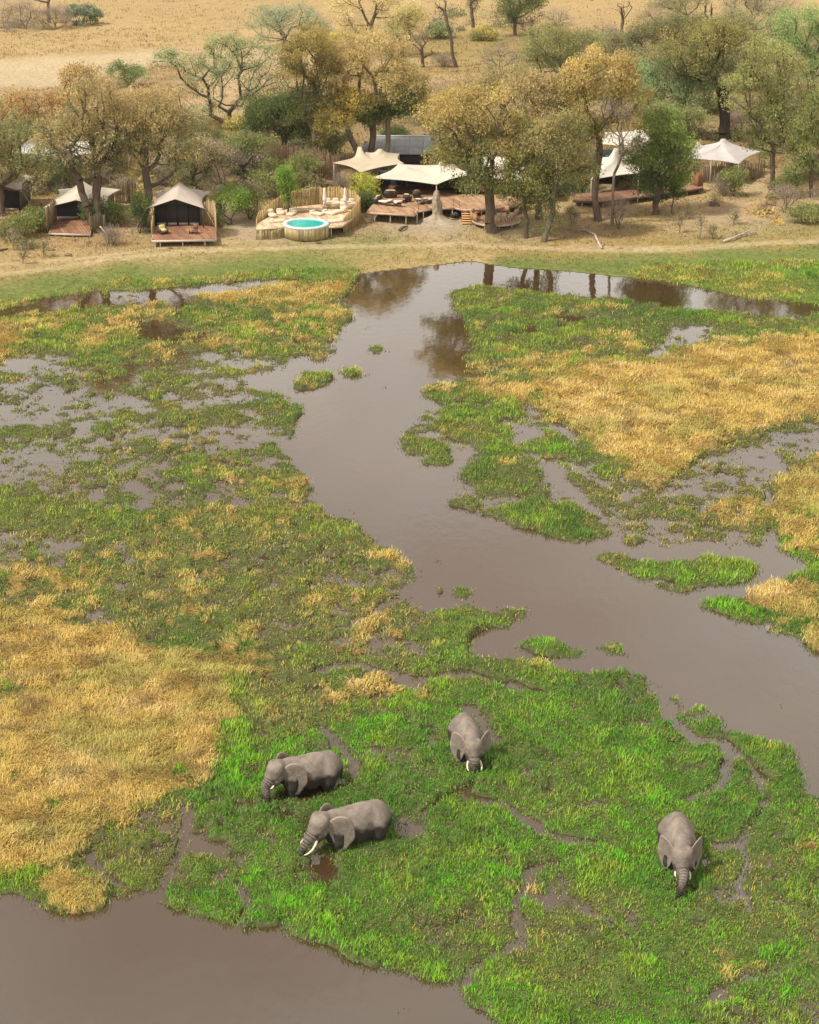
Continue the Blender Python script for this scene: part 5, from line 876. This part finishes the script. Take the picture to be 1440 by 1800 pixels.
# ------------------------------------------------------------------ elephants
def surface_nets(F, o, h):
    ins = F < 0; nx, ny, nz = F.shape; c = np.zeros((nx-1, ny-1, nz-1), int)
    cor = [(i, j, k) for i in (0, 1) for j in (0, 1) for k in (0, 1)]; sl_ = lambda A, q: A[q[0]:nx-1+q[0], q[1]:ny-1+q[1], q[2]:nz-1+q[2]]
    for q in cor: c += sl_(ins, q)
    act = (c > 0) & (c < 8); P = np.zeros((int(act.sum()), 3)); W_ = np.zeros(len(P))
    for a in cor:
        for ax in range(3):
            if a[ax] == 0:
                b = list(a); b[ax] = 1; fa, fb = sl_(F, a)[act], sl_(F, tuple(b))[act]; x_ = (fa < 0) != (fb < 0); t = np.where(x_, fa/(fa-fb+1e-12), 0)
                q = np.tile(np.array(a, float), (len(P), 1)); q[:, ax] += t; P += q*x_[:, None]; W_ += x_
    P /= W_[:, None]; I = np.argwhere(act); P = (P+I)*h+o; idm = -np.ones(act.shape, int); idm[act] = np.arange(len(P)); Fc = []
    for ax in range(3):
        A = np.moveaxis(ins, ax, 0); J = np.moveaxis(idm, ax, 0); ch = A[:-1, 1:-1, 1:-1] != A[1:, 1:-1, 1:-1]; fl = A[:-1, 1:-1, 1:-1][ch]
        q = [J[:, :-1, :-1][ch], J[:, 1:, :-1][ch], J[:, 1:, 1:][ch], J[:, :-1, 1:][ch]]; q = np.stack(q, -1); q[~fl] = q[~fl][:, ::-1]; Fc.append(q[:, ::-1] if ax == 1 else q)
    return P, np.concatenate(Fc)
def smin(a, b, k):
    h = np.clip(.5+.5*(b-a)/k, 0, 1); return lerp(b, a, h)-k*h*(1-h)
def cone(P, a, b, ra, rb, sy=1.0):
    a, b = np.array(a, float), np.array(b, float); S_ = np.array([1, 1/sy, 1]); Pa = (P-a)*S_; ba = (b-a)*S_; t = np.clip((Pa@ba)/(ba@ba+1e-9), 0, 1)
    return (np.linalg.norm(Pa-t[..., None]*ba, axis=-1)-lerp(ra, rb, t))
def skin_mat():
    m = bpy.data.materials.new('elephant_skin'); m.use_nodes = True; t = m.node_tree; b = t.nodes['Principled BSDF']; n = t.nodes.new; l = t.links.new
    b.inputs['Roughness'].default_value = .85; b.inputs['Specular IOR Level'].default_value = .2
    a = n('ShaderNodeAttribute'); a.attribute_name = 'Col'; tc_ = n('ShaderNodeTexCoord')
    nn = n('ShaderNodeTexNoise'); nn.inputs['Scale'].default_value = 2.2; nn.inputs['Detail'].default_value = 7; nn.inputs['Roughness'].default_value = .65; l(tc_.outputs['Object'], nn.inputs['Vector'])
    mr = n('ShaderNodeMapRange'); mr.inputs['From Min'].default_value = .3; mr.inputs['From Max'].default_value = .7; mr.inputs['To Min'].default_value = .72; mr.inputs['To Max'].default_value = 1.25; l(nn.outputs['Fac'], mr.inputs['Value'])
    vm = n('ShaderNodeVectorMath'); vm.operation = 'SCALE'; l(a.outputs['Color'], vm.inputs[0]); l(mr.outputs[0], vm.inputs['Scale']); l(vm.outputs[0], b.inputs['Base Color'])
    tl = n('ShaderNodeAttribute'); tl.attribute_name = 'ring'; mt = n('ShaderNodeMath'); mt.operation = 'SINE'; mu = n('ShaderNodeMath'); mu.operation = 'MULTIPLY'; mu.inputs[1].default_value = 52; l(tl.outputs['Fac'], mu.inputs[0]); l(mu.outputs[0], mt.inputs[0])
    vo = n('ShaderNodeTexVoronoi'); vo.feature = 'DISTANCE_TO_EDGE'; vo.inputs['Scale'].default_value = 9; l(tc_.outputs['Object'], vo.inputs['Vector'])
    b1 = n('ShaderNodeBump'); b1.inputs['Strength'].default_value = 1; b1.inputs['Distance'].default_value = .07; l(mt.outputs[0], b1.inputs['Height'])
    b2 = n('ShaderNodeBump'); b2.inputs['Strength'].default_value = .6; b2.inputs['Distance'].default_value = .05; l(vo.outputs['Distance'], b2.inputs['Height']); l(b1.outputs[0], b2.inputs['Normal'])
    b3 = n('ShaderNodeBump'); b3.inputs['Strength'].default_value = .45; b3.inputs['Distance'].default_value = .15; l(nn.outputs['Fac'], b3.inputs['Height']); l(b2.outputs[0], b3.inputs['Normal']); l(b3.outputs[0], b.inputs['Normal'])
    return m
M_SKIN = skin_mat(); M_IV = mat('ivory', (.62, .56, .44), rough=.45, nscale=4, namt=.12); M_EYE = mat('dark_eye', (.015, .01, .008), rough=.2)
def elephant(label, loc, heading, sink, scale, pitch, yaw, trunk, ear_spread, tail, skin=(.185, .155, .13), tusk_len=.6, ear_fold=0.0, wet=.35):
    """body frame: x forward, z up from the feet; head frame pivots at the neck"""
    Np = np.array([1.05, 0, 2.28]); Rh = np.array(Matrix.Rotation(yaw, 3, 'Z') @ Matrix.Rotation(-pitch, 3, 'Y')).T   # row vectors
    Rh = np.array((Matrix.Rotation(yaw, 3, 'Z') @ Matrix.Rotation(pitch, 3, 'Y'))); HF = lambda q: Rh@(np.array(q, float)*1.08)+Np; Re = np.array((Matrix.Rotation(yaw, 3, 'Z') @ Matrix.Rotation(pitch*.35, 3, 'Y')))
    h = .045; o = np.array([-2.25, -1.5, -.05]); hi = np.array([3.9, 1.5, 3.3]); g = [np.arange(o[i], hi[i], h) for i in range(3)]; P = np.stack(np.meshgrid(*g, indexing='ij'), -1)
    d = cone(P, (-1.15, 0, 1.86), (-.2, 0, 1.72), .76, .86, .93); d = smin(d, cone(P, (-.2, 0, 1.72), (.75, 0, 1.85), .86, .70, .92), .25)
    d = smin(d, cone(P, (-1.25, 0, 2.28), (-.55, 0, 2.30), .38, .34, 1.0), .35); d = smin(d, cone(P, (-.55, 0, 2.30), (.15, 0, 2.22), .34, .34), .35); d = smin(d, cone(P, (.15, 0, 2.22), (.85, 0, 2.30), .34, .40), .35)
    d = smin(d, cone(P, (-1.55, 0, 1.85), (-1.6, 0, 1.5), .42, .38), .3)
    for sy in (-1, 1): d = smin(d, cone(P, (.62, sy*.34, 2.05), (.80, sy*.50, 1.35), .34, .28), .10); d = smin(d, cone(P, (-1.35, sy*.36, 2.02), (-1.15, sy*.52, 1.35), .36, .33), .10)
    for sy in (-1, 1):
        d = smin(d, cone(P, (.72, sy*.40, 1.75), (.78, sy*.42, .95), .38, .25), .18); d = smin(d, cone(P, (.78, sy*.42, .95), (.76, sy*.42, .18), .25, .23), .1)
        d = smin(d, cone(P, (-1.2, sy*.42, 1.75), (-1.1, sy*.44, 1.0), .48, .28), .18); d = smin(d, cone(P, (-1.1, sy*.44, 1.0), (-1.25, sy*.44, .18), .27, .23), .1)
    d = smin(d, cone(P, (.75, 0, 2.05), HF((.35, 0, .02)), .58, .42, .85), .22)
    hc = lambda a_, b_, ra, rb: cone(P, HF(a_), HF(b_), ra*1.1, rb*1.1)
    Hd = smin(hc((.38, 0, .12), (.60, 0, .10), .40, .34), hc((.60, 0, .08), (1.02, 0, -.46), .33, .25), .15)
    for sy in (-1, 1):
        Hd = smin(Hd, hc((.50, sy*.20, .24), (.70, sy*.22, -.12), .25, .20), .08); Hd = smin(Hd, hc((.55, sy*.22, -.3), (.80, sy*.24, -.55), .22, .13), .1)
        Hd = smin(Hd, hc((.66, sy*.33, .13), (.72, sy*.33, .12), .08, .07), .05)
    Hd = smin(Hd, hc((.45, 0, -.38), (.72, 0, -.66), .24, .11), .1); d = smin(d, Hd, .12)
    TR = [HF((.99, 0, -.42))]+[np.array(q, float) for q in trunk]; m = len(TR)
    C = []                                      # smooth the trunk line
    for i in range(m-1):
        p0, p1, p2, p3 = TR[max(i-1, 0)], TR[i], TR[i+1], TR[min(i+2, m-1)]
        for s in np.linspace(0, 1, 5)[:-1]: C.append(.5*((2*p1)+(-p0+p2)*s+(2*p0-5*p1+4*p2-p3)*s*s+(-p0+3*p1-3*p2+p3)*s**3))
    C.append(TR[-1]); C = np.array(C); L_ = np.concatenate([[0], np.cumsum(np.linalg.norm(np.diff(C, axis=0), axis=1))]); rad = .27-(.27-.095)*(L_/L_[-1])**.75; td = np.full(P.shape[:3], 1e9)
    for i in range(len(C)-1): td = np.minimum(td, cone(P, C[i], C[i+1], rad[i], rad[i+1]))
    d = smin(d, td, .07); nrm_ = fbm(P[..., 0]*1.0+P[..., 1]*1.7, P[..., 2]*.8+P[..., 1], .45, 3, 13); d = d+.012*nrm_; Pv, Fc = surface_nets(d, o, h)
    dist = np.full(len(Pv), 1e9); ring = np.zeros(len(Pv))
    for i in range(len(C)-1):
        ba = C[i+1]-C[i]; t = np.clip(((Pv-C[i])@ba)/(ba@ba), 0, 1); dd = np.linalg.norm(Pv-C[i]-t[:, None]*ba, axis=1)-rad[i]; u = dd < dist; dist = np.where(u, dd, dist); ring = np.where(u, L_[i]+t*(L_[i+1]-L_[i]), ring)
    ring = np.where(dist < .06, ring+.3, 0)
    # wrinkle folds pushed into the hide
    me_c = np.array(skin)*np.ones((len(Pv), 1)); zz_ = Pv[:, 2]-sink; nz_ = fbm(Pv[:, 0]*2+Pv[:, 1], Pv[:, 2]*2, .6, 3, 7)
    we = 1-sst(zz_+nz_*.35, wet-.12, wet+.18); ontr = dist < .05; we = np.where(ontr, 1-sst((L_[-1]-(ring-.3))+nz_*.2, .45, 1.15), we)
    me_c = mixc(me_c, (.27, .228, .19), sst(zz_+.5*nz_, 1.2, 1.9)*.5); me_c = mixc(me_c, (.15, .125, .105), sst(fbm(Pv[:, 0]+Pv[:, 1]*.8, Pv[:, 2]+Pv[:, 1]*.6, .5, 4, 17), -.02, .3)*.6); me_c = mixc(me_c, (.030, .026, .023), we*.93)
    root = thing('elephant', label, 'elephant', (loc[0], loc[1], -sink*scale), heading, 'elephants grazing in the marsh'); root.scale = (scale,)*3
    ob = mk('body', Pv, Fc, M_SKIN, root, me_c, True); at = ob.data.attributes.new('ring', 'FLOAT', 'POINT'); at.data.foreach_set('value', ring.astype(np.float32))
    sm = ob.modifiers.new('smooth', 'SMOOTH'); sm.factor = .5; sm.iterations = 3
    out = [(0, .26), (.10, .40), (.28, .49), (.50, .46), (.70, .31), (.82, .08), (.84, -.16), (.77, -.38), (.62, -.58), (.45, -.80), (.30, -.82), (.17, -.62), (.08, -.38), (0, -.12)]; n0 = len(out); fine = []
    for i in range(n0):
        p0, p1, p2, p3 = (np.array(out[(i+k) % n0]) for k in (-1, 0, 1, 2))
        for s in (0, .25, .5, .75): fine.append(.5*((2*p1)+(-p0+p2)*s+(2*p0-5*p1+4*p2-p3)*s*s+(-p0+3*p1-3*p2+p3)*s**3))
    fine = np.array(fine); ce = np.array([.30, -.03]); nA = len(fine)
    for sy in (-1, 1):
        V = []; nR = 9
        for i in range(nR+1):
            for q in fine: V.append(ce+(q-ce)*max(i/nR, .001))
        V = np.array(V); a_, b_ = V[:, 0], V[:, 1]; spr = ear_spread[0 if sy > 0 else 1] if isinstance(ear_spread, tuple) else ear_spread; back = -np.cos(spr); outw = np.sin(spr)
        curl = .20*np.sin(a_*3.0)+.05*np.sin(b_*7+a_*5)*a_+ear_fold*np.maximum(b_-.25, 0)*1.6
        a_, b_ = a_*1.30, b_*1.38-.26
        X = a_*back-curl*np.sin(spr)*.6+ear_fold*np.maximum(b_-.35, 0)*-.5; Yv = sy*(a_*outw+curl*np.cos(spr)*.7); Zv = b_-ear_fold*np.maximum(b_-.35, 0)*.9
        H_ = np.stack([X, Yv, Zv], -1)@Re.T+HF((.30, sy*.37, .10)); th = .02; nrm = Re@np.array([np.sin(spr), sy*np.cos(spr), 0]); top, bot = H_+nrm*th, H_-nrm*th; n = len(H_); j = np.arange(nA); jn = (j+1) % nA
        Qs = np.concatenate([np.stack([i*nA+j, (i+1)*nA+j, (i+1)*nA+jn, i*nA+jn], -1) for i in range(nR)]); e = nR*nA; sd = np.stack([e+j, n+e+j, n+e+jn, e+jn], -1)
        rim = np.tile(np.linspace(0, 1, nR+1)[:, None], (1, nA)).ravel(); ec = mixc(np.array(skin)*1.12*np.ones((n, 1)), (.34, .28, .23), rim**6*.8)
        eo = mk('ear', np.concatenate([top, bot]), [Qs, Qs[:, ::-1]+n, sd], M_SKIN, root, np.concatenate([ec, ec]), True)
        tl_ = tusk_len[0 if sy > 0 else 1] if isinstance(tusk_len, tuple) else tusk_len
        tb = [HF((.82+.62*tl_*f_, sy*(.25+.13*math.sin(f_*2.6)*tl_), -.48-.62*tl_*f_+.26*tl_*f_*f_)) for f_ in (0, .25, .5, .75, .92, 1)]
        MB().tube(tb, [.06, .058, .052, .042, .028, .010], 8, (.46, .40, .30)).build('tusk', M_IV, root, True)
        MB().ell(HF((.745, sy*.375, .10)), (.035, .03, .03), (0, 0, 0), 8, 6).build('eye', M_EYE, root, True)
    tp = [np.array(q, float) for q in tail]; MB().tube(tp, np.linspace(.055, .022, len(tp)), 6, np.array(skin)*.7).tube([tp[-1], tp[-1]+(tp[-1]-tp[-2])*.5], [.04, .01], 5, (.02, .018, .016)).build('tail', M_SKIN, root, True)
    return root
def eloc(px, py, z): p = G(px, py, z); return p
HD = lambda deg: math.radians(deg)
TA = ((-1.93, 0, 2.0), (-2.02, .02, 1.8), (-2.0, .03, 1.4), (-1.95, .02, 1.1))
p = eloc(536, 1352, 1.2)
elephant('grey elephant in profile at the left with its trunk hanging straight down', p, HD(200), .72, .98, .02, .34, [(2.20, .42, 1.62), (2.20, .62, 1.2), (2.2, .74, .75), (2.10, .78, .35)], (.68, .12), TA, tusk_len=(.42, .2), wet=1.12)
p = eloc(617, 1442, 1.2)
elephant('largest-tusked elephant wading with its trunk curled to its mouth and tail out', p, HD(205), .85, 1.04, -.02, .25, [(2.46, .36, 1.48), (2.60, .38, 1.15), (2.48, .34, .92), (2.22, .32, 1.0)], (.66, .12), ((-1.93, 0, 2.0), (-2.1, .1, 1.75), (-2.3, .35, 1.5), (-2.5, .5, 1.4)), tusk_len=(1.25, .8), wet=1.08)
p = eloc(823, 1290, 1.2)
elephant('elephant furthest up the marsh facing the camera with two white tusks', p, HD(280), .9, .96, .12, -.08, [(2.10, -.10, 1.50), (2.16, -.1, 1.15), (2.10, -.1, .85), (1.96, -.1, .6)], .62, TA, tusk_len=.85, ear_fold=.25, wet=.95)
p = eloc(1194, 1478, 1.2)
elephant('elephant at the right facing the camera with trunk reaching down into the grass', p, HD(268), .80, 1.0, .15, -.02, [(2.40, -.02, 1.62), (2.72, -.12, 1.30), (2.98, -.26, 1.0), (3.14, -.42, .72)], .52, TA, tusk_len=(.6, .45), ear_fold=.4, wet=.95)
